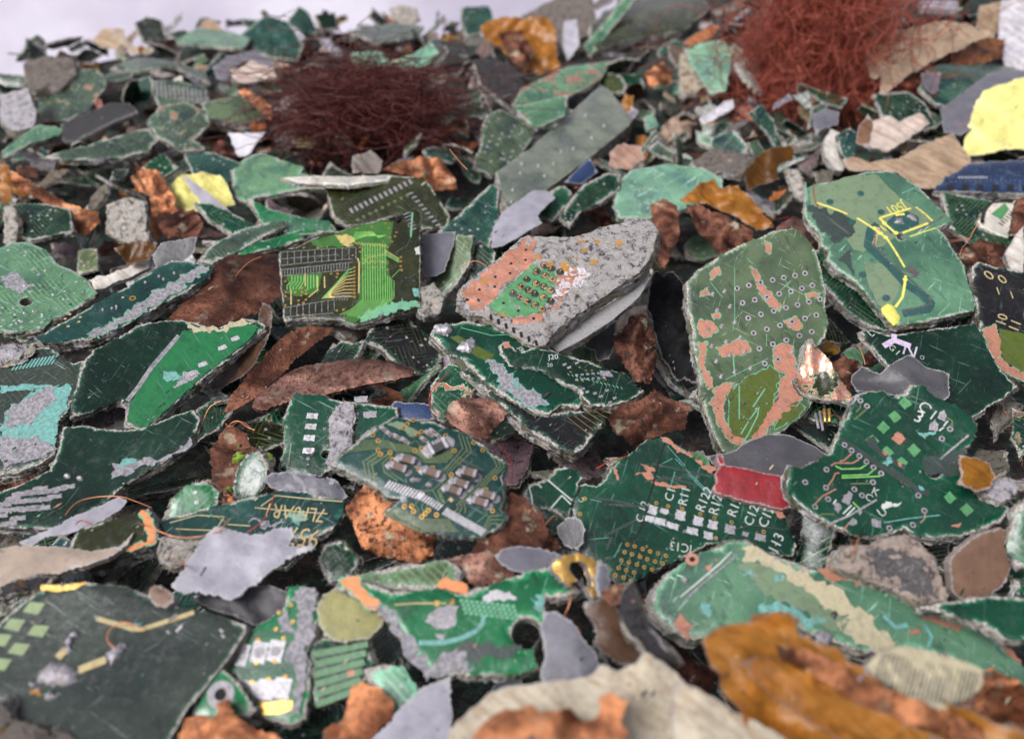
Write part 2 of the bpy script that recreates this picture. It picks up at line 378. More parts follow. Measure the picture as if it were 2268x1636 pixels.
def heightfn(crump=None, bend=None, fold=(), seed=0):
    """H(u, v) in metres; crump=(mm, scale mm), bend=(angle deg, k mm at 10 mm), fold=list of (p, q, slope)"""
    ca = [(math.cos(math.radians(b[0])), math.sin(math.radians(b[0])), b[1]) for b in (bend or [])]
    cc, sc_ = math.cos(seed * 2.1), math.sin(seed * 2.1)
    def H(u, v):
        x, y = u / mm, v / mm; z = 0
        if crump:
            a, s_ = crump; x, y = (x * cc + y * sc_) / 1.9, (y * cc - x * sc_) * 1.15
            z += a * (.8 - 2.0 * abs(noise.noise(Vector((x / s_, y / s_, seed * 1.7)))) + .6 * noise.noise(Vector((x / s_ * .5, y / s_ * .5, seed + 9))) - .8 * abs(noise.noise(Vector((x / s_ * 2.1, y / s_ * 2.1, seed * .7 + 3)))))
        x, y = u / mm, v / mm
        for c, s_, k in ca: z += k * ((x * c + y * s_) / 10) ** 2
        for (a, b, sl) in fold:
            t = (b - a).normalized(); d_ = ((u - a.x) * -t.y + (v - a.y) * t.x) / mm
            if d_ > 0: z += sl * (d_ - .9 * (1 - math.exp(-d_ / .9)))
        return z * mm
    return H

HERO = []           # placed pieces, for stacking
class Piece:
    def __init__(s, tile, outline, n, lift=0.0, crump=None, bend=None, fold=(), seed=0, margin=1.0):
        s.px = px(tile, outline); s.tile = tile; s.seed = seed
        cx = sum(p[0] for p in s.px) / len(s.px); cy = sum(p[1] for p in s.px) / len(s.px); s.c = (cx, cy)
        s.n = Vector((n[0], n[1], 1)).normalized()
        s.o = hit(cx, cy) + s.n * 0; s.lift(lift * mm)
        s.u = (Vector((1, 0, 0)) - s.n * s.n.x).normalized(); s.v = s.n.cross(s.u)
        poly = np.array(s.px); s.poly = poly
        lo, hi = poly.min(0), poly.max(0); s.lo, s.hi = lo, hi
        G = np.array([(x, y) for x in np.linspace(lo[0], hi[0], 13) for y in np.linspace(lo[1], hi[1], 11)]); G = G[inside(G, poly)]
        G = list(map(tuple, G)) + s.px
        amp = (crump[0] * 1.2 if crump else 0) * mm
        rat = []
        for X, Y in G:
            tp = min([h.t(X, Y) - h.amp for h in HERO if h.cover(X, Y)], default=None)
            if tp: rat.append((tp - margin * mm - amp) / s.t(X, Y))
        s.amp = amp
        if rat:
            rat.sort(); k = rat[int(len(rat) * .06)]
            k = max(.84, min(1, k)); s.o = CAM + (s.o - CAM) * k
        HERO.append(s); s.fn = lambda u, v: 0.0
        fd = [(Vector(s.uv(*px(tile, a)[0])), Vector(s.uv(*px(tile, b)[0])), sl) for a, b, sl in fold]
        s.fn = heightfn(crump, bend, fd, seed)
    def lift(s, d): s.o = s.o + (CAM - s.o).normalized() * d
    def t(s, X, Y):
        r = ray(X, Y); q = r.dot(s.n)
        if abs(q) < 1e-3: return 9
        t = (s.o - CAM).dot(s.n) / q
        return t if t > 0 else 9
    def cover(s, X, Y):
        return s.lo[0] <= X <= s.hi[0] and s.lo[1] <= Y <= s.hi[1] and inside([(X, Y)], s.poly)[0]
    def uv(s, X, Y):
        r = ray(X, Y); q = r.dot(s.n); h = 0
        for _ in range(6):
            t = ((s.o - CAM).dot(s.n) + h) / q; p = CAM + r * t - s.o; u, v = p.dot(s.u), p.dot(s.v)
            h2 = s.fn(u, v); h = .5 * h + .5 * h2
        return (u, v)
    def place(s, ob):
        from mathutils import Matrix
        ob.matrix_world = Matrix(((s.u.x, s.v.x, s.n.x, s.o.x), (s.u.y, s.v.y, s.n.y, s.o.y), (s.u.z, s.v.z, s.n.z, s.o.z), (0, 0, 0, 1)))
    def pts(s, q, tile=None): return [Vector(s.uv(*p)) for p in px(tile or s.tile, q)]
# ---- marks on a surface
LIFT = dict(mint=.05, under=.06, patch=.075, trace=.09, pad=.10, ring=.115, hole=.13, text=.12, top=.15)
def lay(M_, P, V2, F, m, lv):
    M_.add([(a, b, P.fn(a, b) + LIFT[lv] * mm) for a, b in V2], F, m, True, 9.0)
def d_line(M_, P, q, w, m, lv='trace', tile=None):
    pts = P.pts(q, tile) if not isinstance(q, list) else q
    pts = densify(pts, 1 * mm, 0, 0, False); w = w * mm / 2; V = []; n = len(pts)
    for i, p in enumerate(pts):
        a = pts[max(0, i - 1)]; b = pts[min(n - 1, i + 1)]; t = (b - a)
        t = t.normalized() if t.length > 0 else Vector((1, 0)); k = Vector((-t.y, t.x)) * w; V += [tuple(p + k), tuple(p - k)]
    lay(M_, P, V, [(2 * i + 1, 2 * i + 3, 2 * i + 2, 2 * i) for i in range(n - 1)], m, lv)
def d_disc(M_, P, c, r, m, lv='pad', n=14, r0=0):
    V = []
    for i in range(n):
        a = i * 2 * math.pi / n
        V.append((c.x + r * mm * math.cos(a), c.y + r * mm * math.sin(a)))
    if r0:
        V += [(c.x + r0 * mm * math.cos(i * 2 * math.pi / n), c.y + r0 * mm * math.sin(i * 2 * math.pi / n)) for i in range(n)]
        F = [(i, (i + 1) % n, n + (i + 1) % n, n + i) for i in range(n)]
    else: F = [tuple(range(n))]
    lay(M_, P, V, F, m, lv)
def d_via(M_, P, q, r=.5, m='gold', hole=.45, tile=None):
    for c in P.pts(q, tile):
        d_disc(M_, P, c, r, m, 'ring', 14, r * hole * .9); d_disc(M_, P, c, r * hole, 'hole', 'hole', 10)
def d_poly(M_, P, q, m, lv='patch', rough=.15, rim=None, tile=None, seed=1):
    pts = P.pts(q, tile)
    if area(pts) < 0: pts = pts[::-1]
    A = abs(area(pts)); g = 1.0 * mm if A > 3e-6 else 0
    for mt, gr, l_ in (((rim, .35, 'mint'),) if rim else ()) + ((m, 0, lv),):
        o = densify(pts, .3 * mm if rough > .1 else 1 * mm, 0, seed)
        if rough > .1:
            rw = min(rough, 1.0) * 1.5
            o = [p + Vector((fbm(p.x / mm * .55, p.y / mm * .55, seed * 1.3 + A * 1e6, 5), fbm(p.x / mm * .55, p.y / mm * .55, seed + 40 + A * 1e6, 5))) * rw * mm for p in o]
        if gr:
            nr = normals2(o); o = [p + k * gr * mm * (.6 + fbm(p.x / mm, p.y / mm, seed, 3)) for p, k in zip(o, nr)]
        try: V, F, d, mp = fill(o, [], g, seed)
        except Exception: continue
        lay(M_, P, [tuple(p) for p in V], F, mt, l_)
def d_rect(M_, P, cs, w, h, ang, m, lv='pad', tile=None, rough=.05):
    for i, c in enumerate(P.pts(cs, tile)):
        ca, sa = math.cos(math.radians(ang)), math.sin(math.radians(ang))
        q = [Vector((c.x + (x * ca - y * sa) * mm, c.y + (x * sa + y * ca) * mm)) for x, y in ((-w / 2, -h / 2), (w / 2, -h / 2), (w / 2, h / 2), (-w / 2, h / 2))]
        q = densify(q, .3 * mm, min(rough, .12) * mm * 2, i + w)
        V, F, d, mp = fill(q, [], 0, 1); lay(M_, P, [tuple(p) for p in V], F, m, lv)
def d_row(M_, P, a, b, n, dx, dy, w, m, lv='pad', tile=None):
    """a comb of n short bars from a to b, each running by (dx, dy) in the view's own units"""
    (x0, y0), (x1, y1) = [tuple(map(float, s.split(','))) for s in (a, b)]
    for i in range(n):
        t = i / max(1, n - 1); x, y = x0 + (x1 - x0) * t, y0 + (y1 - y0) * t
        d_line(M_, P, [*P.pts([(x, y), (x + dx, y + dy)], tile)], w, m, lv)
def d_dome(M_, P, q, h, m, tile=None, rough=.1, seed=1):
    pts = P.pts(q, tile)
    if area(pts) < 0: pts = pts[::-1]
    o = densify(pts, .35 * mm, rough * mm * 2, seed); g = max(.35 * mm, math.sqrt(abs(area(pts))) / 9)
    V, F, d, mp = fill(o, [], g, seed); mx = max(d)
    M_.add([(p[0], p[1], P.fn(p[0], p[1]) + .02 * mm + h * mm * math.sqrt(max(0, 1 - (1 - e / mx) ** 2)) * (1 + .25 * fbm(p[0] / mm, p[1] / mm, seed, 3))) for p, e in zip(V, d)], F, m, True, 9.0)
def d_text(M_, P, s, a, b, m='white', tile=None, mirror=False, sq=1.0):
    cu = bpy.data.curves.new('t', 'FONT'); cu.body = s; cu.resolution_u = 2; ob = bpy.data.objects.new('t', cu); COL.objects.link(ob)
    dg = bpy.context.evaluated_depsgraph_get(); me = bpy.data.meshes.new_from_object(ob.evaluated_get(dg))
    V = [(v.co.x, v.co.y) for v in me.vertices]; F = [tuple(p.vertices) for p in me.polygons]
    bpy.data.objects.remove(ob); bpy.data.curves.remove(cu); bpy.data.meshes.remove(me)
    if not V: return
    x0, x1 = min(v[0] for v in V), max(v[0] for v in V); x1 = max(x1, x0 + .52 * len(s))
    A, B = P.pts([a, b], tile); ex = (B - A) / (x1 - x0); ey = Vector((-ex.y, ex.x)) * sq * (-1 if mirror else 1)
    if mirror: F = [f[::-1] for f in F]
    lay(M_, P, [tuple(A + ex * (v[0] - x0) + ey * v[1]) for v in V], F, m, 'text')
def box_on(P, a, b, w, h, mats, tile=None, cap=.2, base=.05, name='capacitor', parent=None, label=None, fillet=True):
    """surface-mount part lying between two picture points, its ends capped with metal"""
    A, B = P.pts([a, b], tile); t = (B - A); L = t.length; t = t / L; s_ = Vector((-t.y, t.x)) * w * mm / 2
    M_ = Mesh([]); z0 = base * mm
    def blk(u0, u1, k, hh, m):
        c = []
        bv = .08 * mm
        for z, kk in ((z0, k), (z0 + hh * mm - bv, k), (z0 + hh * mm, k - .12)):
            for (uu, ss) in ((u0, -1), (u1, -1), (u1, 1), (u0, 1)):
                q = A + t * (L * uu) + s_ * ss * kk; c.append((q.x, q.y, P.fn(q.x, q.y) + z))
        f = [(0, 1, 5, 4), (1, 2, 6, 5), (2, 3, 7, 6), (3, 0, 4, 7), (4, 5, 9, 8), (5, 6, 10, 9), (6, 7, 11, 10), (7, 4, 8, 11), (8, 9, 10, 11)]
        M_.add(c, f, m)
    blk(cap * .9, 1 - cap * .9, .97, h, mats[0]); blk(0, cap, 1.0, h * 1.05, mats[1]); blk(1 - cap, 1, 1.0, h * 1.05, mats[1])
    if fillet:
        for e, sg in ((A, -1), (B, 1)):
            c = e + t * sg * .25 * mm; n = 12
            V = [(c.x, c.y, P.fn(c.x, c.y) + h * .35 * mm)] + [(c.x + math.cos(i * 6.283 / n) * w * .58 * mm * (1 + .15 * math.sin(i * 2.3)), c.y + math.sin(i * 6.283 / n) * w * .58 * mm, P.fn(c.x, c.y) + .03 * mm) for i in range(n)]
            M_.add(V, [(0, 1 + i, 1 + (i + 1) % n) for i in range(n)], 'solder', True)
    o = M_.build(name, parent)
    if label: o['label'] = label
    return o
def pin_on(P, c, parent, h=1.0, r=.26, tile=None, m='gold', name='pin'):
    c = P.pts([c], tile)[0]; M_ = Mesh([]); n = 10; z = P.fn(c.x, c.y); a = rnd.uniform(-.15, .25) * mm
    V = []
    for k, (zz, rr) in enumerate(((0, r), (h * .8, r), (h, r * .75), (h * 1.05, .01))):
        V += [(c.x + rr * mm * math.cos(i * 6.283 / n) + a * zz, c.y + rr * mm * math.sin(i * 6.283 / n), z + zz * mm) for i in range(n)]
    M_.add(V, [(k * n + i, k * n + (i + 1) % n, (k + 1) * n + (i + 1) % n, (k + 1) * n + i) for k in range(3) for i in range(n)], m, True)
    return M_.build(name, parent)

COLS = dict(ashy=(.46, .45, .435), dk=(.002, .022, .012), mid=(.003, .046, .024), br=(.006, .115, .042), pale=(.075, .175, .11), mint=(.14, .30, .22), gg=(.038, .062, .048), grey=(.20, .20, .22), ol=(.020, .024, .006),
            teal=(.007, .042, .037), slate=(.026, .038, .032), sage=(.075, .115, .062), black=(.010, .010, .011), cu=(.72, .33, .22), cudk=(.20, .085, .05), cupk=(.42, .235, .175), orange=(.60, .26, .115),
            film=(.12, .12, .14), filmlt=(.27, .265, .30), filmdk=(.06, .06, .065), beige=(.33, .265, .205), cream=(.46, .41, .31), fib=(.50, .48, .43), fibdk=(.2, .18, .16), yel=(.66, .62, .20), tan=(.34, .25, .165),
            amber=(.60, .27, .045), amberdk=(.20, .085, .01), red=(.21, .010, .015), barg=(.15, .175, .14), blue=(.01, .03, .09), wood=(.50, .42, .36), oliveres=(.22, .21, .07), white=(.52, .51, .54), brown=(.16, .09, .055))
KIND = {  # kind: name, category, top, side, thickness mm, crumple, fuzz
    'b': ('circuit_board_fragment', 'board fragment', 'board', 'edge', 1.5, None, .75),
    'c': ('copper_foil_scrap', 'copper scrap', 'copper', 'copper', .18, (1.5, 5.5), 0),
    'f': ('plastic_film_scrap', 'plastic film', 'film', 'film', .2, (.35, 9), 0),
    'k': ('amber_film_scrap', 'amber film', 'amber', 'amber', .12, (2.2, 6), 0),
    'g': ('glass_fibre_chunk', 'fibre chunk', 'fibre', 'edge', 3.0, (.7, 3), 1.0),
    'p': ('paper_scrap', 'paper scrap', 'paper', 'paper', .5, (1.0, 8), .2),
    'r': ('moulded_plastic_piece', 'plastic piece', 'rubber', 'rubber', 3.0, (.5, 6), .1)}
NICK = []; _k = [0]
def piece(kind, tile, outline, label, n=(0, -.35), col='mid', nick=None, th=None, crump=-1, bend=None, fold=(), wear=.5, cu=.0, fr=.5, tr=.5, rough=None,
          holes=(), lift=0, name=None, cat=None, top=None, side=None, group=None, marks=None, margin=1.0, fuzz=None):
    _k[0] += 1; sd_ = _k[0]
    nm, ct, tp, si, t0, cr, fz = KIND[kind]
    if crump == -1: crump = cr
    if kind == 'b' and not bend and not fold: q_ = random.Random(sd_); bend = [(q_.uniform(0, 180), q_.choice((-1, 1)) * q_.uniform(.12, .42))]
    P = Piece(tile, outline, n, lift, crump, bend, fold, sd_ * 1.37, margin)
    far = (P.o - CAM).length
    near = .15 < far < .34
    size = math.sqrt(abs(area([Vector(P.uv(*q)) for q in P.px])))
    step = .4 * mm if near else (.8 * mm if far < .15 else 1.0 * mm)
    grid = (1.1 * mm if near else 1.8 * mm) if (crump or bend or fold) else 1.4 * mm
    grid = max(grid, size / 42)
    rg = (.6 if kind in 'ck' else .4) * mm if rough is None else rough * mm
    if far > .34: rg *= 1.6
    ol = [Vector(P.uv(*q)) for q in P.px]
    hl = []
    for h in holes:
        if isinstance(h, tuple):
            c = P.pts([h[0]])[0]; hl.append([Vector((c.x + h[1] * mm * math.cos(i * .4189), c.y + h[1] * mm * math.sin(i * .4189))) for i in range(15)])
        else: hl.append(P.pts(h))
    M_ = plate(ol, P.fn, (th or t0) * (1.15 if kind == 'b' else 1) * mm, rg, step, grid, sd_, top or tp, side or si, hl, fz if fuzz is None else fuzz, (170 if near else 30) if kind in 'bg' else 0)
    if marks: marks(M_, P)
    o = M_.build(name or nm, None, COLS[col], seed=float(sd_), wear=float(wear), cu=float(cu), fr=float(fr), tr=float(tr))
    P.place(o); o['label'] = label; o['category'] = cat or ct
    if group: o['group'] = group
    P.ob = o
    if nick: NICK.append((nick, P.c, P))
    return P
# ------------------------------------------------------------------ the setting
def sheet(name, x0, x1, y0, y1, nx, ny, f, mat):
    M_ = Mesh([mat]); V = []
    for j in range(ny + 1):
        for i in range(nx + 1): V.append(f(x0 + (x1 - x0) * i / nx, y0 + (y1 - y0) * j / ny))
    M_.add(V, [(j * (nx + 1) + i, j * (nx + 1) + i + 1, (j + 1) * (nx + 1) + i + 1, (j + 1) * (nx + 1) + i) for j in range(ny) for i in range(nx)], mat, True)
    o = M_.build(name); o['kind'] = 'structure'; return o
def mat_tarp():
    b = NB('white_tarpaulin'); v = b.vec(seeded=False)
    n = b.noise(v, .006, 4, .6); w = b.new('ShaderNodeTexWave', {'Vector': v, 'Scale': .25, 'Distortion': .5}).outputs['Fac']
    c = b.mix(b.step(n, .3, .7), (.60, .56, .68), (.86, .83, .92)); b.bump(b.math('ADD', n, b.math('MULTIPLY', w, .06)), .5, .004)
    tl = b.new('ShaderNodeBsdfTranslucent', {'Color': c}); mx = b.new('ShaderNodeMixShader', {0: .4, 1: b.b.outputs[0], 2: tl.outputs[0]})   # woven sacking lets daylight through
    b.t.links.new(mx.outputs[0], b.t.nodes['Material Output'].inputs[0])
    return b.out(c, .6)
def mat_bed():
    b = NB('dark_shreds'); v = b.vec(seeded=False); n = b.noise(v, .25, 6, .75); m = b.noise(v, .09, 3)
    c = b.mix(b.step(n, .45, .62), (.012, .012, .011), b.mix(b.step(m, .45, .6), (.02, .07, .045), (.09, .06, .045))); b.bump(n, 1, .003)
    return b.out(c, .9)
MAT['tarp'] = mat_tarp(); MAT['bed'] = mat_bed()
sheet('ground', -.55, .55, 0.0, 1.0, 60, 60, lambda x, y: (x, y, S(x, y) - (.030 - .019 * sm(.34, .42, y)) + .003 * noise.noise(Vector((x * 60, y * 60, 0))) if y < .62 else -.3), 'bed')
sheet('backdrop', -.9, .9, -.35, .75, 90, 60, lambda x, z: (x, .80 + .02 * noise.noise(Vector((x * 4, z * 5, 3))) + .8 * (z + .15) + .012 * math.sin(x * 9 + z * 4), z), 'tarp')

# ------------------------------------------------------------------ wire tangles
def tangle(name, label, cX, cY, dist, rx, ry, rz, n, col, thick, seed, dark=.0):
    rr = random.Random(seed); c = CAM + ray(cX, cY) * dist
    cu = bpy.data.curves.new(name, 'CURVE'); cu.dimensions = '3D'; cu.bevel_depth = thick * mm; cu.bevel_resolution = 0; cu.resolution_u = 2
    for i in range(n):
        rv = lambda: Vector((rr.gauss(0, 1), rr.gauss(0, 1), rr.gauss(0, 1)))
        d = rv().normalized(); c0 = d * rr.uniform(.25, .98) ** .6 * (1 + .35 * noise.noise(d * 2.2 + Vector((seed, 0, 0)))); R0 = rr.choice((.08, .12, .17, .24, .34)) * rr.uniform(.8, 1.2)
        e1 = rv().normalized(); e2 = (rv().cross(e1)).normalized(); dr = rv() * .022; k = rr.randint(14, 36); pts = []; t0 = rr.uniform(0, 6.28); off = Vector((0, 0, 0)); dt = rr.uniform(.16, .42)
        for j in range(k):                                   # springy loops, wandering as they go
            off += dr + rv() * .012; t = t0 + j * dt; R1 = R0 * (1 + .25 * math.sin(j * .31 + t0)); q = c0 + off + (e1 * math.cos(t) + e2 * math.sin(t)) * R1
            pts.append(Vector((q.x * rx, q.y * ry, q.z * rz)))
        sp = cu.splines.new('POLY'); sp.points.add(k - 1)
        sp.points.foreach_set('co', [t for q in pts for t in (q.x, q.y, q.z, 1)]); sp.material_index = rr.choices((0, 1, 2), (50, 16, 34))[0]
    b = NB(name + '_lacquer'); b.out(b.mix(b.noise(b.vec(seeded=False), .15, 2), col, tuple(x * .35 for x in col)), .4, .25); cu_m = b.m
    b = NB(name + '_dark'); b.out(tuple(x * .18 for x in col), .5); dk_ = b.m; b = NB(name + '_bare'); b.out((.42, .17, .09), .4, .5)
    tmp = bpy.data.objects.new('t', cu); COL.objects.link(tmp); me = bpy.data.meshes.new_from_object(tmp.evaluated_get(bpy.context.evaluated_depsgraph_get()))
    bpy.data.objects.remove(tmp); me.materials.clear(); me.materials.append(cu_m); me.materials.append(b.m); me.materials.append(dk_)
    o = bpy.data.objects.new(name, me); COL.objects.link(o); o.location = c; o['label'] = label; o['category'] = 'wire tangle'
    return o, c
tangle('wire_tangle', 'tall round ball of fine rust-red copper wire at the top of the heap', 1808, 158, .405, .030, .026, .042, 2500, (.44, .10, .06), .15, 5)
tangle('wire_tangle', 'flat dark tangle of red and black wire lying behind the gold-traced board', 820, 240, .362, .034, .026, .0155, 1500, (.12, .022, .016), .14, 9)

def slab(*a, **k): return piece(*a, **k)
# ------------------------------------------------------------------ far rim of the heap
p = piece
p('b', 'A', '27,62 45,46 62,45 70,52 69,58 58,72 45,79 28,81 24,74', 'mottled sage green board with copper flecks near the far end of the heap', (-.2, -.5), 'gg', 'the copper-flecked sage board', cu=.5, wear=1)
p('b', 'A', '158,23 175,10 190,14 200,30 196,40 178,38 160,28', 'smooth teal board standing up on the far crest', (.1, -.5), 'teal', wear=1, fr=.9)
p('b', 'A', '115,28 130,18 150,20 165,25 160,32 140,30', 'pale grey-green board lying flat on the far crest', (0, -.1), 'pale', wear=1)
p('b', 'A', '190,14 197,4 203,8 210,22 200,22', 'small pointed teal splinter sticking up against the white tarp', (.3, -.9), 'teal')
p('g', 'A', '208,10 220,8 222,18 212,20', 'tiny black-green chip alone on the crest against the tarp', (0, -.5), 'dk', th=2)
p('g', 'A', '15,42 30,37 48,38 50,48 40,58 18,58', 'brown crumbly lump at the far left end of the crest'.replace('left ', ''), (0, -.4), 'fibdk', th=5)
p('g', 'A', '0,62 18,58 24,74 22,84 8,86 0,80', 'pale grey foam-like lump beside the copper-flecked sage board', (0, -.3), 'white', th=6)
p('b', 'A', '72,45 90,38 110,40 135,48 138,55 115,44 90,47', 'long thin brownish board arching along the crest', (0, -.1), 'gg', bend=[(20, -1.2)])
p('f', 'A', '76,33 90,18 91,22 82,36', 'thin brown splinter crossed with another against the tarp', (.2, -1), 'brown', crump=(.3, 5))
p('f', 'A', '72,20 78,21 92,34 88,37', 'thin yellowish splinter crossing the brown one against the tarp', (.2, -1), 'tan', crump=(.3, 5))
p('f', 'A', '140,45 150,37 168,33 182,42 178,46 165,39 152,45 150,54 143,52', 'curved dark grey strip round a white flake', (0, -.6), 'film')
p('p', 'A', '153,48 165,40 180,44 182,51 165,55 152,53', 'white crumpled flake inside the curved grey strip', (0, -.6), 'wood')
p('f', 'A', '210,26 216,25 225,33 226,38 218,37', 'small shiny metal flake glinting on the crest', (.1, -.05), 'white', crump=(.2, 9), name='metal_flake', cat='metal flake', top='solderbright')
p('b', 'B', '7,35 25,33 35,42 20,47 10,43', 'pale teal board flake at the edge of the dark wire tangle', (0, -.3), 'mint')
p('b', 'B', '38,42 60,28 65,35 55,44 42,46', 'pale grey-teal board leaning behind the dark wire tangle', (-.2, -.6), 'mint')
p('b', 'B', '5,20 35,15 55,17 50,24 25,28', 'faded light green board flat on the crest above the dark wire tangle', (0, -.1), 'gg', wear=1, cu=.2)
p('b', 'B', '80,5 98,4 101,12 92,22 83,24 80,14', 'blue-green board square standing against the tarp', (.1, -1), 'teal', 'the blue-green crest square', wear=.3)
p('g', 'B', '120,10 140,0 165,-8 170,20 150,30 138,22', 'dark weathered lump behind the orange film bundle', (0, -.6), 'fibdk', th=6)
p('b', 'B', '165,16 190,-2 230,-8 245,5 227,20 190,26 168,34', 'broad dark board with frayed layers at the top beside the red wire ball', (.1, -.2), 'ol', 'the broad frayed board', th=4, wear=1)
p('b', 'B', '160,30 175,15 187,-2 197,-2 180,18 166,36', 'long pale splintered strip across the broad frayed board', (.3, -.5), 'pale', th=2, fr=1.2)
p('k', 'B', '92,18 105,12 120,12 138,13 142,20 143,35 146,45 128,52 120,47 105,30 95,25', 'crumpled bundle of orange film and copper on the crest', (0, -.9), 'amber', 'the orange film bundle', crump=(3, 7), name='amber_film_bundle')
p('c', 'B', '104,22 120,20 128,35 122,48 112,38', 'dull copper sheet tucked under the orange film bundle', (.1, -1), 'cudk')
p('g', 'B', '88,40 100,37 118,48 122,60 105,64 93,55', 'black charred plate below the orange film bundle', (.2, -.6), 'filmdk', 'the black charred plate', th=2.5)
p('b', 'B', '120,58 150,44 178,40 172,52 150,64 125,74 113,70', 'mottled light green board with copper streaks behind the long grey bar', (.1, -.25), 'pale', cu=.65, wear=1)
p('c', 'B', '200,48 212,41 220,45 218,55 205,58', 'bright orange copper curl on the slope beside the red wire ball', (0, -.5), 'orange')
p('f', 'B', '148,14 156,13 158,30 150,40 146,30', 'narrow silvery flake beside the orange film bundle', (-.4, -.8), 'filmlt')
p('g', 'C', '0,35 14,30 22,50 10,62 0,60', 'cream and copper wedge beside the red wire ball', (-.4, -.7), 'cream', th=3)
p('b', 'C', '2,32 16,28 28,26 34,36 30,60 20,62 8,44', 'mint board wedge leaning on the red wire ball', (-.6, -.7), 'mint', wear=1)
p('k', 'C', '2,28 20,16 26,17 22,24 6,31', 'small orange film strip on the mint wedge by the red wire ball', (-.2, -.6), 'orange', crump=(.5, 6))
p('p', 'C', '13,78 28,68 35,65 36,70 24,78 16,82', 'white peeled strip at the foot of the red wire ball', (0, -.5), 'white')
# upper right corner
p('r', 'C', '158,0 183,0 184,6 160,5', 'small grey metal can at the top edge over the red wire ball', (0, -.2), 'filmlt', th=3, crump=None, name='metal_can', cat='metal can')
p('p', 'C', '195,18 198,4 212,1 213,20 206,24', 'yellowish woven tape standing at the top beside the beige film', (.2, -1), 'tan')
p('p', 'C', '212,0 230,-2 230,58 216,50 210,25', 'pale blotchy fabric scrap at the far corner behind the yellow sheet', (0, -.8), 'white')
p('c', 'C', '165,38 185,30 205,22 214,26 213,38 195,42 170,50 142,60 140,55', 'long orange copper fold under the beige film', (.1, -.5), 'orange', crump=(1, 5))
p('f', 'C', '122,25 132,14 145,20 160,17 180,14 200,20 208,24 190,30 168,40 150,50 138,60 130,64 134,50 128,53 123,40', 'crumpled translucent beige film draped beside the red wire ball', (0, -.6), 'tan', 'the beige film', crump=(1.6, 5), name='film_scrap')
p('b', 'C', '165,44 200,38 230,40 230,60 200,66 180,72 168,68 158,58', 'scuffed teal board with solder spots under the purple-grey film', (.05, -.25), 'teal', 'the scuffed teal board', wear=1, tr=1)
p('f', 'C', '172,72 185,62 205,48 230,46 230,66 205,72 195,84 185,89 174,87', 'purple-grey film lying behind the yellow sheet', (0, -.15), 'film', 'the purple-grey film', crump=(.3, 14))
p('f', 'C', '159,48 172,48 170,60 166,62 161,58', 'small purple-grey flake stuck on the scuffed teal board', (0, -.3), 'film')
p('b', 'C', '128,62 150,60 162,68 170,84 160,86 135,78', 'dark edge-on green board wedge below the beige film', (.2, -.6), 'dk', fr=1)
p('p', 'C', '95,92 100,85 106,88 110,98 108,112 102,112 96,102', 'crumbly cream-edged board stub beside the tan cardboard', (0, -.6), 'fib', th=3)
p('b', 'C', '104,88 112,84 120,90 112,108 106,100', 'small teal board flake behind the tan cardboard', (0, -.4), 'teal')
p('f', 'C', '88,75 95,72 105,74 104,82 92,86 90,90 88,82', 'dark purple chip standing against the red wire ball', (.1, -.8), 'film')
p('p', 'C', '118,84 124,75 128,80 124,98 116,94', 'brown curled card edge beside the pinkish wood chip', (-.3, -.9), 'brown')
p('g', 'C', '126,80 138,76 144,80 158,74 165,81 150,92 137,100 125,96', 'pinkish white splintered wood chip on the tan cardboard', (0, -.6), 'wood', 'the pinkish wood chip', th=2, name='wood_chip', cat='wood chip', fuzz=.2, top='paper')
p('p', 'C', '107,106 112,103 125,107 145,104 160,95 180,88 192,104 190,112 172,124 158,124 145,114 130,112 112,112', 'tan felt-like cardboard scrap curving behind the J501 board', (0, -.35), 'tan', 'the tan cardboard', crump=(1.2, 16), name='cardboard_scrap', cat='cardboard')
def m_blue(M_, P):
    d_row(M_, P, '184,116.5', '202,116.5', 10, 0, 1.2, .5, 'white')
    d_row(M_, P, '178,120', '227,119', 16, 1, 0, .4, 'solder')
    for i in range(6): d_poly(M_, P, ' '.join(f'{a:.1f},{b}' for a, b in ((176 + i * 9.9, 122), (180.5 + i * 9.9, 122), (180.5 + i * 9.9, 125.5), (176 + i * 9.9, 126))), 'hole', 'hole', .02)
p('b', 'C', '170,122 176,116 190,108 205,106 230,105 230,127 190,126 168,125', 'dark blue board with a row of square notches along its pale edge', (0, -.15), 'blue', 'the blue notched board', th=2.2, wear=1, marks=m_blue, tr=0, fr=.25)
p('b', 'C', '172,126 200,131 230,136 230,165 195,160 178,150', 'dark worn board beneath the blue notched board', (0, -.3), 'dk', wear=1, tr=1, fr=1)
def m_smallic(M_, P):
    d_row(M_, P, '210,147', '219,138', 7, 3, 2, .55, 'chip', 'top')
    d_poly(M_, P, '205,141 214,134 217,138 212,145', 'padgreen', 'patch', .1)
p('b', 'C', '196,146 206,134 222,132 230,134 230,160 214,156 198,150', 'small pale board with black chip leads and a wire loop near the far corner', (0, -.4), 'fib', 'the pale chip-lead board', marks=m_smallic, tr=0, fr=.3)
p('c', 'C', '222,132 230,129 230,160 218,155', 'thick red copper edge piece over the pale chip-lead board', (-.3, -.8), 'cudk', th=3)
p('p', 'C', '186,103 189,85 196,66 200,60 210,56 230,50 230,99 215,98 200,102', 'bright lemon yellow sheet with a dirty lower edge', (-.15, -.9), 'yel', 'the yellow sheet', crump=(1.2, 17), name='yellow_sheet', cat='plastic sheet', top='film')
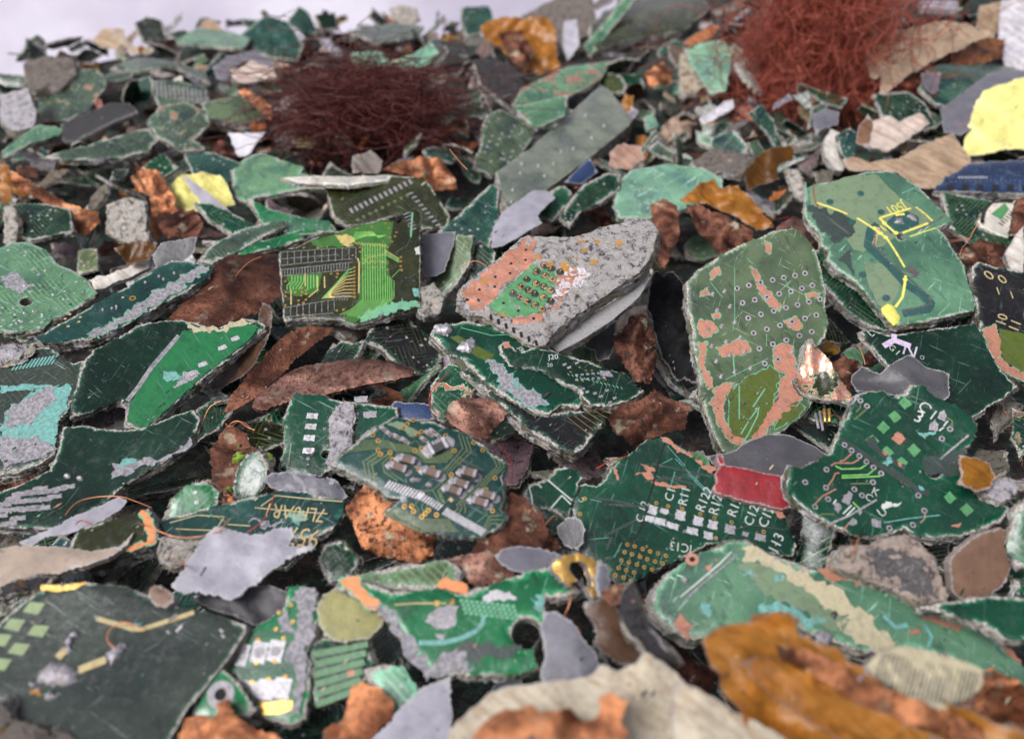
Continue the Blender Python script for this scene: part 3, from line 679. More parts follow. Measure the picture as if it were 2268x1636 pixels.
# ------------------------------------------------------------------ upper left slope
p('b', 'A', '0,100 25,82 40,84 40,88 18,95 2,104', 'light grey-green long splinter below the pale foam lump', (0, -.4), 'pale')
p('b', 'A', '25,104 60,95 98,84 104,92 98,99 80,104 50,105', 'brown-grey board with a pale frayed edge under the black slab', (.1, -.3), 'gg', th=2, wear=1, fr=1)
p('r', 'A', '40,82 72,68 85,68 91,74 75,80 48,94 41,92', 'matt black slab leaning beside the copper-flecked sage board', (-.1, -.5), 'black', 'the black slab', crump=None, th=2)
p('b', 'A', '100,53 118,53 135,58 138,66 120,71 106,72 101,62', 'grey board with a comb of fine fins on the slope', (.1, -.5), 'gg', 'the finned grey board', tr=1, wear=1, marks=lambda M_, P: d_row(M_, P, '103,55', '135,60', 12, 1, 9, .7, 'greyhair', 'top'))
p('b', 'A', '97,80 105,70 122,67 135,73 138,82 128,92 135,98 120,100 103,90', 'mottled grey-green board with copper edge below the finned grey board', (-.1, -.4), 'gg', cu=.55, wear=1, fr=1)
p('b', 'A', '133,68 158,62 170,70 175,78 162,81 137,77', 'olive green board edge-on with a pale yellow top', (.1, -.2), 'sage', th=3.5)
p('c', 'A', '155,58 165,60 182,72 178,79 165,68', 'bright copper sliver touching the dark wire tangle', (0, -.6), 'orange')
p('f', 'A', '150,88 175,87 163,103 157,103', 'white triangular flake below the dark wire tangle', (0, -.7), 'white')
p('b', 'A', '122,101 140,100 160,108 158,118 130,122', 'blue-green striped board flake behind the yellow foil', (0, -.4), 'teal', wear=1)
p('c', 'A', '0,108 6,112 20,119 32,127 44,134 65,140 66,147 55,156 47,150 38,138 22,130 8,122 0,118', 'glossy copper sheet with a long twisted neck', (.1, -.5), 'orange', 'the long-necked copper sheet', crump=(1.4, 7))
p('k', 'A', '0,106 6,110 8,122 9,130 4,135 0,134', 'amber crumpled flake on the neck of the long copper sheet', (.2, -.8), 'amber')
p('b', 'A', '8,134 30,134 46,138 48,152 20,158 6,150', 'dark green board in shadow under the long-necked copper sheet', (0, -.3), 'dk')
p('p', 'A', '112,122 120,115 134,113 145,115 150,122 155,134 148,137 136,138 125,140 115,135', 'pale yellow crumpled foil on the slope', (0, -.6), 'yel', 'the pale yellow foil', crump=(1.3, 9), wear=1)
p('c', 'A', '86,118 92,112 104,112 110,122 116,130 112,140 114,150 102,158 97,147 99,130 90,126', 'salmon copper sheet crumpled upright beside the pale yellow foil', (-.1, -.8), 'orange', 'the salmon copper sheet', crump=(2.2, 6))
p('f', 'A', '120,117 124,117 136,126 150,138 168,150 165,153 148,144 132,133', 'narrow lilac-grey strip crossing the pale yellow foil', (0, -.6), 'filmlt', crump=(.3, 12))
p('g', 'A', '70,135 85,130 95,133 97,158 84,161 70,152', 'grey and yellow-green plate beside the salmon copper sheet', (-.2, -.7), 'fib', th=2)
p('c', 'A', '105,140 128,138 134,147 130,156 112,158 104,150', 'dull brown copper plate below the pale yellow foil', (.1, -.5), 'cudk')
p('g', 'A', '2,136 8,135 12,150 8,163 2,160', 'narrow upright grey stick by the amber flake', (-.3, -1), 'fib', th=2)
p('b', 'A', '152,111 165,102 172,100 185,105 200,110 198,114 218,117 218,124 200,124 182,128 168,130 165,135 155,130', 'pale sage board with ragged comb edge in front of the dark wire tangle', (-.05, -.25), 'pale', 'the ragged sage board', wear=1, tr=1, fr=1)
p('b', 'A', '163,130 180,138 200,143 217,145 222,152 200,155 175,148', 'smooth green board rim curling under the ragged sage board', (0, -.1), 'br', th=2, bend=[(90, 1.5)])
p('b', 'A', '128,133 140,134 168,148 190,158 180,163 160,158 140,146', 'slim mid green board strip sliding under the grey-green splinter', (.1, -.3), 'mid')
# ------------------------------------------------------------------ middle back
p('b', 'B', '92,98 97,76 105,72 125,80 127,90 118,105 100,116 88,110', 'grey-green board dotted with solder points leaning on the long grey bar', (.15, -.6), 'gg', 'the dotted grey board', tr=1, wear=.6, marks=lambda M_, P: [d_disc(M_, P, P.pts([(93 + (i * 7.3) % 30, 78 + (i * 11.7) % 30)])[0], .6, 'solder', n=8) for i in range(26)])
p('b', 'B', '115,70 135,66 150,62 148,76 130,84 124,80', 'sage board with copper rim tucked behind the long grey bar', (.1, -.3), 'pale', cu=.4)
def m_bar(M_, P):
    for q in '152,77 162,76 174,83 166,91 154,98 146,100 141,108 131,109 135,116 120,108 119,114 114,125 113,133'.split():
        d_dome(M_, P, [(float(q.split(',')[0]) + 1.3 * math.cos(i), float(q.split(',')[1]) + 1.1 * math.sin(i)) for i in range(6)], .5, 'solderbright')
p('b', 'B', '103,113 125,98 150,76 172,56 176,58 193,78 190,83 165,103 140,122 126,132 110,138', 'long grey bar of board dotted with solder, tilted across the slope', (.12, -.15), 'barg', 'the long grey bar', th=5.5, wear=.1, tr=0, marks=m_bar, fr=.2, rough=.08)
p('r', 'B', '148,120 158,110 165,104 170,113 160,121', 'dark blue plastic piece under the long grey bar', (.3, -.8), 'blue', crump=None, th=2)
p('c', 'B', '28,112 40,106 55,103 66,104 74,115 78,125 62,126 55,117 38,114', 'orange copper sheet folded behind the brown pad board', (0, -.5), 'orange', 'the folded orange copper', crump=(1.2, 8))
p('p', 'B', '8,103 20,99 28,106 26,114 8,114', 'grey matted scrap at the foot of the dark wire tangle', (0, -.6), 'fibdk')
p('g', 'C', '8,108 22,97 35,100 50,103 52,109 40,114 20,112', 'weathered dark grey wooden slab in front of the red wire ball', (0, -.3), 'fibdk', 'the weathered wooden slab', th=2.5, name='wooden_slab', cat='wood piece')
p('k', 'C', '42,114 48,106 58,98 75,95 78,97 74,105 64,110 66,118 52,122 45,126', 'amber film curl arched over a dark hollow', (.2, -.8), 'amberdk', 'the amber film curl', crump=(1.8, 10))
p('b', 'X', '1360,452 1372,400 1400,375 1475,362 1560,372 1600,395 1600,440 1540,452 1450,482 1370,482', 'pale mint board crossed by white scratches', (.0, -.15), 'mint', 'the scratched mint board', wear=1, cu=.15)
p('g', 'C', '70,112 78,112 84,128 84,134 76,130', 'grey fibrous splinter standing behind the J501 board', (-.5, -1), 'fib', th=1.5)
p('b', 'B', '145,143 152,132 160,122 175,114 185,115 184,124 174,132 160,138 152,148', 'dark green board with torn white underside behind the pin-stub block', (.15, -.4), 'dk', 'the torn dark board', wear=1, fr=.9)
p('b', 'B', '130,140 140,125 148,122 153,127 146,140 140,146', 'small green board with a cream ragged side by the grey plastic flake', (.2, -.5), 'mid', fr=1)
def m_brown(M_, P):
    d_row(M_, P, '775,462', '905,398', 13, 7, 10, .8, 'solder', 'pad', 'X'); d_row(M_, P, '905,430', '965,500', 9, 10, -3, .6, 'solder', 'pad', 'X')
    d_row(M_, P, '790,485', '900,430', 9, 4, 5, .9, 'trace', 'trace', 'X')
p('b', 'X', '722,412 800,400 870,388 940,395 965,430 995,480 990,505 930,505 925,468 868,478 765,502 735,470', 'dark brown board with a slanting row of bright pads behind the gold-traced board', (.0, -.55), 'ol', 'the brown pad board', wear=.3, marks=m_brown, tr=.2)
p('b', 'X', '620,392 700,388 780,390 870,386 860,400 770,410 660,405', 'thin ribbed board rim lying on the ragged sage board', (0, -.1), 'fib', th=1.2, tr=0)
p('b', 'D', '133,0 150,0 175,0 200,-8 215,-6 190,2 160,10', 'bright green strip glimpsed behind the gold-traced board', (0, -.3), 'br')
p('b', 'X', '435,580 470,540 540,505 600,490 632,487 635,497 590,520 520,560 470,582', 'grey-green splinter lying above the striped copper sheet', (.05, -.3), 'gg', 'the grey-green splinter', wear=1, fr=1, th=1.6)
p('p', 'D', '57,26 70,23 85,17 95,13 100,10 98,18 88,23 75,28 62,33', 'grey twig-like strip with a yellow tip', (0, -.6), 'fib', th=1.5)
p('f', 'D', '100,12 106,2 130,-2 128,8 118,16 105,22', 'black bent plate above the teal slab', (.1, -.8), 'filmdk', crump=(.8, 12))
p('k', 'D', '75,5 90,0 104,2 98,14 84,16', 'brown and amber film lump in the hollow above the teal slab', (0, -.6), 'amberdk')
# strips between the gold-traced board and the pin block
p('b', 'B', '65,152 80,140 100,121 105,124 104,135 104,146 98,163 94,172 80,168 70,160', 'teal-green board with a frayed cream side beside the grey plastic flake', (.0, -.5), 'teal', 'the frayed teal board', wear=.8, fr=.9)
p('f', 'B', '100,163 101,150 107,140 118,132 128,125 138,126 142,130 130,142 133,147 118,156 107,162', 'grey plastic flake with a bright sheen behind the pin-stub block', (-.1, -.12), 'filmlt', 'the grey plastic flake', crump=(.3, 20), bend=[(30, -.7)])
p('b', 'X', '1040,590 1048,540 1060,530 1098,560 1090,600 1040,640', 'dark green board strip at the edge of the pin-stub block', (-.1, -.7), 'dk', fr=.9)
p('b', 'X', '935,655 950,610 985,560 1010,520 1045,520 1042,580 1010,630 985,655 945,672', 'curved pale green strip with frayed white sides beside the gold-traced board', (-.3, -.7), 'sage', 'the curved pale strip', th=2, fr=1.1, bend=[(0, -1)])
p('f', 'X', '928,520 1010,512 1005,540 985,600 960,612 940,612 930,580', 'flat purple-grey film against the gold-traced board', (.1, -.5), 'film', crump=(.3, 14))
p('g', 'X', '925,640 960,625 985,650 975,690 940,700 928,690', 'frayed grey fibre end poking out beside the gold-traced board', (.2, -.6), 'fib', th=3)
# ------------------------------------------------------------------ kapton and copper behind the via board
p('k', 'C', '0,132 15,120 22,118 28,124 38,122 46,130 55,140 62,150 50,152 36,142 15,134 4,134', 'crumpled amber film with burnt edges in front of the wooden slab', (.1, -.8), 'amber', 'the crumpled amber film', crump=(2.6, 6))
p('c', 'C', '4,135 12,135 30,142 48,152 50,170 38,178 24,166 10,150', 'dark copper leaf curled under the crumpled amber film', (-.2, -.8), 'cudk', 'the dark copper leaf', crump=(1.8, 7), wear=.6)
p('c', 'X', '1440,455 1470,440 1500,455 1505,520 1470,600 1450,560', 'brown rolled copper stalk beside the pin-stub block', (-.5, -.9), 'cudk', bend=[(0, -4)], wear=.4)
p('c', 'C', '63,150 75,142 88,148 95,158 96,166 84,174 70,166', 'smooth pink copper dome between the via board and the J501 board', (.1, -.5), 'cupk', 'the pink copper dome', bend=[(0, -1.8), (90, -1.8)], crump=(.2, 20), wear=.05, th=.6)
p('b', 'F', '82,7 92,6 100,12 115,26 130,40 150,57 138,60 128,58 112,48 96,32', 'dark green board with a thick cream frayed edge under the J501 board', (-.1, -.5), 'dk', 'the cream-edged dark board', th=3, fr=1)
p('c', 'X', '2120,560 2170,530 2230,545 2268,570 2268,605 2200,610 2140,590', 'rusty copper strip with orange patches near the numbered dark board', (0, -.4), 'cudk', wear=.7)
p('p', 'X', '2228,560 2250,520 2268,500 2268,610 2240,600', 'white fibrous rim at the far edge by the rusty copper strip', (-.3, -.8), 'fib', th=3)
def m_num(M_, P):
    for s, a, b in (('0', '204.5,27', '208.5,24'), ('0', '213,29.5', '217,27'), ('1', '210,36', '214,35.5'), ('1', '219,38.5', '223,38'), ('10', '214.5,56', '216.8,48'), ('11', '223,60', '226,52')):
        d_text(M_, P, s, tuple(map(float, a.split(','))), tuple(map(float, b.split(','))), 'ochre')
    d_poly(M_, P, '210,58 227,62 232,88 224,86 214,80 211,72', 'olivewin', 'under', .2)
    d_poly(M_, P, '200,59 207,56 211,66 212,78 219,84 232,88 226,92 212,86 204,76', 'barecu', 'patch', .5, 'mint')
p('b', 'F', '193,17 197,14 210,18 232,22 232,92 225,92 212,86 201,75 196,62 198,55 194,36', 'black board with printed numbers and a copper-rimmed frayed edge', (-.1, -.65), 'black', 'the numbered black board', th=3, marks=m_num, wear=.6, tr=0, fr=.6)
def m_lyn(M_, P):
    d_text(M_, P, 'L', (126.5, 64), (129, 62), 'white')
    d_line(M_, P, '134,70 141,66 141,62', 1.5, 'lilac', 'text'); d_line(M_, P, '141,66 152,70', 1.5, 'lilac', 'text')
    d_text(M_, P, 'N', (146.5, 75), (154.5, 78), 'lilac'); d_text(M_, P, 'G I', (137, 71), (144.5, 77.5), 'white')
    d_disc(M_, P, P.pts([(159.5, 77.5)])[0], .55, 'lilac', 'text', 14, .42)
p('b', 'F', '119,60 126,59 140,63 160,60 195,55 212,86 222,96 214,104 200,112 190,120 165,108 148,96 138,84 128,72', 'wide dark green board with lilac letters under the J501 board', (-.05, -.6), 'dk', 'the lilac-lettered board', marks=m_lyn, wear=.35, tr=0, fr=.35)
p('c', 'F', '100,82 108,75 120,82 118,90 112,100 104,96', 'stained copper disc in the gap beside the peeled flap', (0, -.6), 'cudk')
p('f', 'F', '113,89 120,83 132,88 142,80 152,75 162,84 178,88 177,104 168,108 160,98 150,104 140,102 130,100 116,100', 'crumpled charcoal film between the via board and the lilac-lettered board', (-.05, -.45), 'filmdk', 'the crumpled charcoal film', crump=(1.4, 10))
def m_j501(M_, P):
    d_poly(M_, P, '20,27 60,15 82,14 104,36 122,47 139,62 128,67 105,72 90,84 75,86 70,90 60,88 45,66 20,50 17,34', 'sage', 'under', .2)
    d_poly(M_, P, '70,100 90,102 108,118 104,130 96,145 84,142 74,120', 'sage', 'under', .2)
    d_line(M_, P, '84,63 77,68 74,84 96,104 112,122 122,128 130,134 136,140 132,146 108,150', 2.4, 'deepteal', 'patch')
    d_line(M_, P, '89,65 82,70 80,84 100,104 118,119 134,133 136,141 108,148', .5, 'grime', 'pad')
    d_line(M_, P, '85,66 80,82', .9, 'ochre', 'pad')
    for q in ('37,41', '67,33', '87,51', '57.5,60.5', '69,112', '92,135'):
        c = P.pts([tuple(map(float, q.split(',')))])[0]; d_disc(M_, P, c, 1.05, 'deepteal', 'pad', 16)
    d_poly(M_, P, '93,60 100,54 112,50 124,55 124,63 110,70 96,72 92,66', 'deepteal', 'patch', .1)
    d_line(M_, P, '24,42 40,47.5 54,53', .55, 'yellow', 'text'); d_line(M_, P, '63.5,57 75,64 82,69 92,76 100,88 106,98 110,105', .6, 'yellow', 'text')
    d_line(M_, P, '111,113 110,122 108,134 101,144', .7, 'yellow', 'text')
    d_line(M_, P, '85.5,57 116,47.5', .6, 'yellow', 'text'); d_line(M_, P, '85.5,57 90,62 97,68 102,72.5', .7, 'yellow', 'text')
    d_line(M_, P, '121,46 130,53 137.5,60', .6, 'yellow', 'text'); d_line(M_, P, '108,71.5 120,67 133,62', .7, 'yellow', 'text'); d_line(M_, P, '115,75 130,70 141,66.5', .35, 'yellow', 'text')
    d_line(M_, P, '101,54 110,53', .8, 'yellow', 'text'); d_line(M_, P, '86,64.5 92,69.5', .4, 'yellow', 'text')
    for q in ('80.5,67', '86.5,72', '91.5,76', '101.5,71.5', '110.5,117', '90,62'):
        c = P.pts([tuple(map(float, q.split(',')))])[0]; d_disc(M_, P, c, .65, 'yellow', 'top', 12)
    d_dome(M_, P, '87,145 93,140 100,143 103,149 106,153 104,159 99,162 93,156 88,150', .5, 'yellow')
    d_text(M_, P, 'J501', (108.5, 40.5), (87, 48), 'yellow', sq=1.25)
    d_dome(M_, P, '99,62 102,57 108,57 110.5,63 107,63 103,63', .7, 'solder'); d_dome(M_, P, '111,55 116,53 121,56 123,61 117,59', .7, 'solder')
    d_poly(M_, P, '112,105 120,104 124,112 118,116', 'grime', 'patch', .8); d_poly(M_, P, '52,90 57,87 58,98 61,115 55,105 45,98', 'slate', 'patch', .4)
    d_poly(M_, P, '18,44 34,48 60,60 60,72 44,82 30,70 20,56', 'slate', 'patch', 1.0)
    d_line(M_, P, '107,33 124,26', .35, 'turq', 'text'); d_line(M_, P, '15,36 13,22', .3, 'mint', 'text')
    d_line(M_, P, '120,70 134,63 148,55', .5, 'grime', 'patch')
p('b', 'N', '14,27 20,24 45,20 70,12 95,10 110,17 125,27 138,40 150,52 157,58 150,63 143,66 150,74 160,90 168,102 174,125 180,140 178,146 155,152 135,156 104,162 95,157 82,142 64,120 46,108 34,97 36,88 28,82 30,75 18,64 12,52',
  'large pale sage board printed J501 in yellow with a round drilled hole', (-.12, -.5), 'pale', 'the J501 board', th=2.4, marks=m_j501, wear=.8, cu=.08, tr=0, fr=.45, holes=[('106.5,75', 1.15)])
# ------------------------------------------------------------------ middle left
def m_pale(M_, P):
    for q in '42,39 10,49 16,48 22,47 28,49 11,55 9,45 30,20 16,30 13,53 35,36'.split(): d_dome(M_, P, [(float(q.split(',')[0]) + 1.2 * math.cos(i), float(q.split(',')[1]) + .8 * math.sin(i)) for i in range(6)], .35, 'solderbright')
    d_poly(M_, P, '2,24 12,22 20,30 14,36 3,33', 'greyhair', 'patch', 1.2)
p('b', 'D', '-8,4 0,5 8,1 18,1 30,6 37,15 48,20 56,25 64,35 52,44 34,52 28,58 14,60 -8,60', 'pale mint board with a dark round hole beside the teal slab', (.05, -.25), 'pale', 'the holed mint board', th=2.2, wear=1, cu=.05, tr=.6, marks=m_pale, holes=[('17,40.5', 1.7)])
p('c', 'D', '105,58 112,50 118,44 135,24 141,18 150,10 168,8 184,9 188,20 187,35 178,42 168,49 152,54 142,57 130,57 122,55', 'broad purplish copper sheet with a warm sheen behind the folded board', (.05, -.35), 'cudk', 'the purplish copper sheet', crump=(.8, 16), bend=[(60, -.6)], wear=.25)
p('k', 'D', '172,40 180,46 178,62 170,78 160,90 146,98 134,98 150,84 162,68 170,54', 'clear brownish film bulging behind the folded board', (-.4, -.5), 'brown', crump=(1.4, 8))
def m_teal(M_, P):
    for q in '96,28 105,24 108,26 115,22 68,46 74,45 77,44'.split(): d_dome(M_, P, [(float(q.split(',')[0]) + 1.4 * math.cos(i), float(q.split(',')[1]) + 1 * math.sin(i)) for i in range(6)], .6, 'solder')
    d_disc(M_, P, P.pts([(87.5, 38.5)])[0], .9, 'gold', 'ring', 14, .5)
    for q in '81,38 46,49 43,52 52,54 53,51 39,56 45,57'.split(): d_disc(M_, P, P.pts([tuple(map(float, q.split(',')))])[0], .4, 'ochre')
    d_poly(M_, P, '60,62 80,50 104,34 128,19 139,18 120,32 100,44 85,54 60,66', 'greyhair', 'patch', 1.3, 'mint')
p('b', 'D', '23,64 45,52 66,40 86,29 105,17 113,13 125,14 140,17 137,24 122,34 106,42 90,52 75,60 60,65 40,67 28,68', 'slim blue-teal slab with a thick crumbly edge leaning on the holed mint board', (.1, -.3), 'teal', 'the teal slab', th=3, wear=.7, tr=0, marks=m_teal, fr=.6)
def m_fold(M_, P):
    d_poly(M_, P, '86,107 92,97 100,85 112,70 120,60 130,58 145,60 160,55 171,57 164,66 150,77 138,86 120,102 108,113 98,123 90,123 84,119', 'emerald', 'mint', .25)
    for q in ((155, 65), (146.5, 71), (133.5, 82), (126, 88)): d_rect(M_, P, [q], 2.0, 1.2, 25, 'solderbright', rough=.25)
    d_poly(M_, P, '122,86 130,85 131,90 122,94 115,98 117,93', 'solder', 'patch', .6)
    d_line(M_, P, '84,106 92,96 100,84 112,70 118,63', 1.1, 'greyhair', 'pad')
    d_poly(M_, P, '108,88 118,86 120,92 112,94', 'turq', 'patch', .8)
    d_poly(M_, P, '122,56 135,57 145,58 160,52 172,54 160,56 148,60 128,60', 'cream', 'patch', .7)
p('b', 'D', '56,78 62,72 78,64 90,56 105,53 120,53 130,54 134,57 145,57 152,55 160,52 168,52 175,56 170,62 158,72 140,86 120,103 108,114 98,124 90,124 82,121 85,108 78,106 68,109 58,113 46,117 45,110 50,95', 'folded green board, one half dark and one half bright green with a row of pads', (.1, -.45), 'dk', 'the folded green board',
  th=2.0, wear=.55, tr=0, marks=m_fold, fold=[('84,107', '120,61', .32)], fr=.6)
def m_turq(M_, P):
    d_poly(M_, P, '0,97 22,94 35,95 20,99 0,101', 'turq', 'patch', .5)
    d_poly(M_, P, '10,108 25,98 47,95 45,108 38,122 36,138 18,136 0,138 0,120', 'turq', 'under', 1.8); d_poly(M_, P, '14,106 32,97 38,104 22,120 2,124 4,114', 'greyhair', 'patch', 1.2)
    d_row(M_, P, '12,80', '38,76', 12, -4, 6, .5, 'turq', 'text')
    d_poly(M_, P, '0,128 20,130 35,134 34,142 20,146 0,150', 'greyhair', 'patch', 1.5)
p('b', 'D', '-8,76 5,73 20,71 32,70 40,76 48,81 56,79 53,92 49,104 44,112 39,118 36,128 36,141 26,147 12,152 -8,156', 'broad board scraped to turquoise and white across its face', (.0, -.35), 'slate', 'the turquoise-scraped board', th=2.4, wear=1, tr=.2, marks=m_turq, fr=.6)
p('g', 'D', '0,70 8,68 18,71 12,78 0,81', 'flat grey pebble-like flake on the turquoise-scraped board', (0, -.5), 'white', th=1, name='grey_flake', cat='flake')
p('c', 'D', '146,115 152,104 164,88 176,74 188,62 200,57 216,57 220,58 214,64 200,74 186,88 172,101 158,110', 'long brown copper leaf rising towards the gold-traced board', (.3, -.6), 'cudk', 'the long copper leaf', crump=(1.0, 10), wear=.5)
p('c', 'X', '555,898 575,870 605,848 640,822 680,806 740,798 800,792 870,800 915,812 912,832 860,842 800,853 720,872 640,888 580,908', 'wide speckled copper plate with a rolled tip under the gold-traced board', (.0, -.2), 'cupk', 'the wide copper plate', crump=(.8, 14), wear=.55, th=.8)
def m_gold(M_, P):
    G = 'tracegreen'; Y = 'tracegold'
    d_poly(M_, P, '45,50 72,42 84,38 110,30 130,25 146,26 144,50 138,62 142,92 148,116 122,134 98,149 86,144 104,122 107,80 107,54 90,56 56,58', 'goldgreen', 'mint', .3)
    d_poly(M_, P, '18,90 60,88 56,112 30,116 20,112', 'goldgreen', 'mint', .4)
    for i in range(10):      # vertical bus with its slanted feet
        x = 109 + i * 3.0; y0 = 52 + max(0, 6 - i) * .0 if i < 10 else 42 - (i - 10) * 3
        d_line(M_, P, f'{x:.1f},{y0:.1f} {x + .5:.1f},{120 if i < 9 else 118} {x - 14 + i * .2:.1f},{132 + i * .4:.1f} {x - 27 + i:.1f},{138 + i * .7:.1f}', .2, G)
    for i in range(4): d_line(M_, P, f'{139 + i * 2.6},{91 + i * 2} {139 + i * 2.6},{119 - i * .5} {126 + i * 3},{132 - i}', .17, G)
    for i in range(4): d_line(M_, P, f'{144.5 + i * 1.0},{93 - i} {154 - i},{83.5 + i * 1}', .2, G)
    for i in range(3): d_line(M_, P, f'{135},{60 + i * 2.5} {153},{71 + i * 2}', .25, Y if i == 0 else G)
    for i in range(9): d_line(M_, P, f'{128 + i * 1.1:.1f},{46 - i * .4:.1f} {121 - i:.1f},{38 + i * .7:.1f} {100 - i * .5:.1f},{39 + i * 1.3:.1f}', .17, G)
    for i in range(9): d_line(M_, P, f'{97},{82.5 + i * 4.2:.1f} {92 - i},{84 + i * 4:.1f} {78 - i * 1.3:.1f},{100 + i * 2.2:.1f} {60 + i * 2:.1f},{119 - i * .3:.1f}', .26, Y if i > 1 else G)
    for i in range(5): d_line(M_, P, f'{24 + i * 3.6},{91} {24 + i * 3.6},{98} {18 + i * 3.6},{103 + i} {18.5 + i * 3.6},{108}', .25, G)
    for i in range(4): d_line(M_, P, f'{43 + i * 3.6},{90} {43 + i * 3.6},{108 - i}', .25, G)
    d_line(M_, P, '40,88 40,104', .3, Y); d_line(M_, P, '55,92 55,108 44,117', .3, Y); d_line(M_, P, '63,92 63.5,106', .35, Y); d_line(M_, P, '23,108 23,126', .35, Y); d_line(M_, P, '103,70 105,76 104.5,112', .4, Y)
    # glare on the board, painted in as bright gold patch and traces
    d_poly(M_, P, '75,42 88,42 98,50 92,56 84,55 78,48', 'tracegold', 'pad', .9); d_row(M_, P, '76,43', '84,54', 6, 14, 1, .25, Y)
    for i in range(30): d_rect(M_, P, [(100 + i * 1.35, 51 + (i % 3) * 1.1 + i * .12)], .35, .28, 20, Y)
    for i in range(34):
        a = (i * 7) % 17; d_rect(M_, P, [(110 + a * 1.7, 71 - a * .5 + (i // 17) * (3 + a * .5) + (i % 3))], .26, .34, 5, Y)
    for i in range(26): d_rect(M_, P, [(112 + (i * 11) % 27, 60 + (i * 7) % 28)], .24, .34, 5, 'tracegold' if i % 2 else 'barecu')
    # component grids in grey silk
    for a, b, n, dx, dy in (('10.5,63', '101,57', 12, 0, 15), ('12,84', '92,76', 24, 0, 7), ('15,129', '75,121', 9, 0, 12), ('78,112', '94,112', 6, -4, 9)): d_row(M_, P, a, b, n, dx, dy, .16, 'greyhair', 'text')
    for q in ('10,63 101,57', '10,79 60,74 97,71', '12,84 60,79 97,75', '12,92 95,84', '14,130 74,120', '14,141 74,136', '10.5,71 80,66'): d_line(M_, P, q, .16, 'greyhair', 'text')
    for i in range(12): d_rect(M_, P, [(13.5 + i * 7.4, 67.5 - i * .45), (13.5 + i * 7.4, 72.5 - i * .5)], .55, .3, 0, 'chip', 'trace')
    for i in range(22): d_rect(M_, P, [(15 + i * 3.4, 86.5 - i * .35)], .2, .55, 0, 'chip', 'trace')
    d_via(M_, P, '16,98 17,111 16,116 16,127 28,111 36,106 41,109 36,111 41,113 35,115 32,121 41,120 38,124 32,126 31,139 37.5,138 45.5,139 78,133 86,132 38.5,57.5 55,58 66,57 106,57 106,62.5 102.5,34.5 120.5,32.5 120.5,39 115,41 71,89 79,85 79,89 78,93 134,50 141,45 148,44 150,39 144.5,50.5 141,34 137,28 155,69 155,74 155,80 156,84.5 139,84', .34, hole=.42)
    d_via(M_, P, ' '.join(f'99,{81.5 + i * 4.4:.1f}' for i in range(9)), .36)
    d_row(M_, P, '158,18', '166,37', 6, 8, -3, .25, 'greyhair', 'text'); d_line(M_, P, '169,15 167,45', .5, 'mint', 'text')
    d_poly(M_, P, '105,140 125,126 140,127 160,120 178,122 178,127 150,135 120,142 108,147', 'mint', 'under', .9)
    d_poly(M_, P, '172,58 178,56 178,66 173,66', 'white', 'top', .3); d_poly(M_, P, '170,107 177,106 177,120 172,118', 'turq', 'patch', .4)
    for q in '161,94 171,97'.split(): d_disc(M_, P, P.pts([tuple(map(float, q.split(',')))])[0], .4, 'slate')
p('b', 'J', '8,60 30,56 50,46 72,38 82,37 100,30 122,26 130,23 145,23 152,28 160,18 170,11 177,14 178,40 178,70 178,100 178,127 160,131 130,138 110,147 98,150 84,144 60,142 40,142 15,145 11,100', 'green board covered in gold traces and vias under the brown pad board', (.0, -.5), 'ol', 'the gold-traced board', th=2.3, wear=.15, tr=0, fr=.22, marks=m_gold, rough=.2)
# ------------------------------------------------------------------ centre
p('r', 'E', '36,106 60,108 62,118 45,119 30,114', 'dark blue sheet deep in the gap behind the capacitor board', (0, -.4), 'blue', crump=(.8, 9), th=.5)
p('b', 'E', '60,95 72,80 80,84 90,96 82,108 68,118 60,112', 'mottled green and copper scrap deep beside the wide copper plate', (0, -.5), 'mid', cu=.6, wear=1)
p('c', 'E', '72,108 82,103 96,104 108,108 110,115 104,122 98,130 92,132 84,128 74,122 70,114', 'rounded pinkish copper leaf behind the capacitor board', (.05, -.5), 'cupk', 'the rounded copper leaf', crump=(1.1, 11), wear=.45, th=.5)
def m_goldline(M_, P):
    for i in range(7): d_line(M_, P, f'{150 + i * 4.2:.1f},{117 - i * 1.2:.1f} {164 + i * 3.2:.1f},{128 - i * 2.6:.1f}', .16, 'gold')
p('b', 'E', '79,86 85,84 100,94 120,106 140,114 158,112 175,116 172,122 160,137 155,140 145,137 128,127 110,112 95,98', 'dark board with a fan of thin gold lines under the centre stack', (.05, -.3), 'black', 'the gold-lined board', th=3, wear=.5, tr=0, fr=.9, marks=m_goldline)
def m_glued(M_, P):
    d_dome(M_, P, '61,57 66,55 72,56 74,60 71,64 64,62', 1.2, 'solderbright', rough=.3); d_dome(M_, P, '77,71 80,67 83,66 86,64 89,67 89,72 86,75 80,74', 1.0, 'solderbright', rough=.3)
    d_poly(M_, P, '72,64 78,63 102,76 98,80 90,77', 'olivewin', 'under', .1); d_poly(M_, P, '96,80 104,80 118,94 128,100 134,107 124,110 108,98', 'greyhair', 'patch', 1.3, 'turq')
    d_poly(M_, P, '112,93 117,94 120,98 115,97', 'turq', 'top', .3)
    d_line(M_, P, '80,58 100,63 120,62', .2, 'mint')
p('b', 'E', '59,62 62,57 72,55 85,53 105,58 125,66 140,72 160,85 168,97 160,107 157,110 145,108 138,115 128,113 112,105 98,95 92,90 80,78', 'long green board with two silvery glue blobs under the pin-stub block', (.08, -.35), 'mid', 'the glue-blob board', th=3.2, wear=.7, tr=0, fr=.8, marks=m_glued)
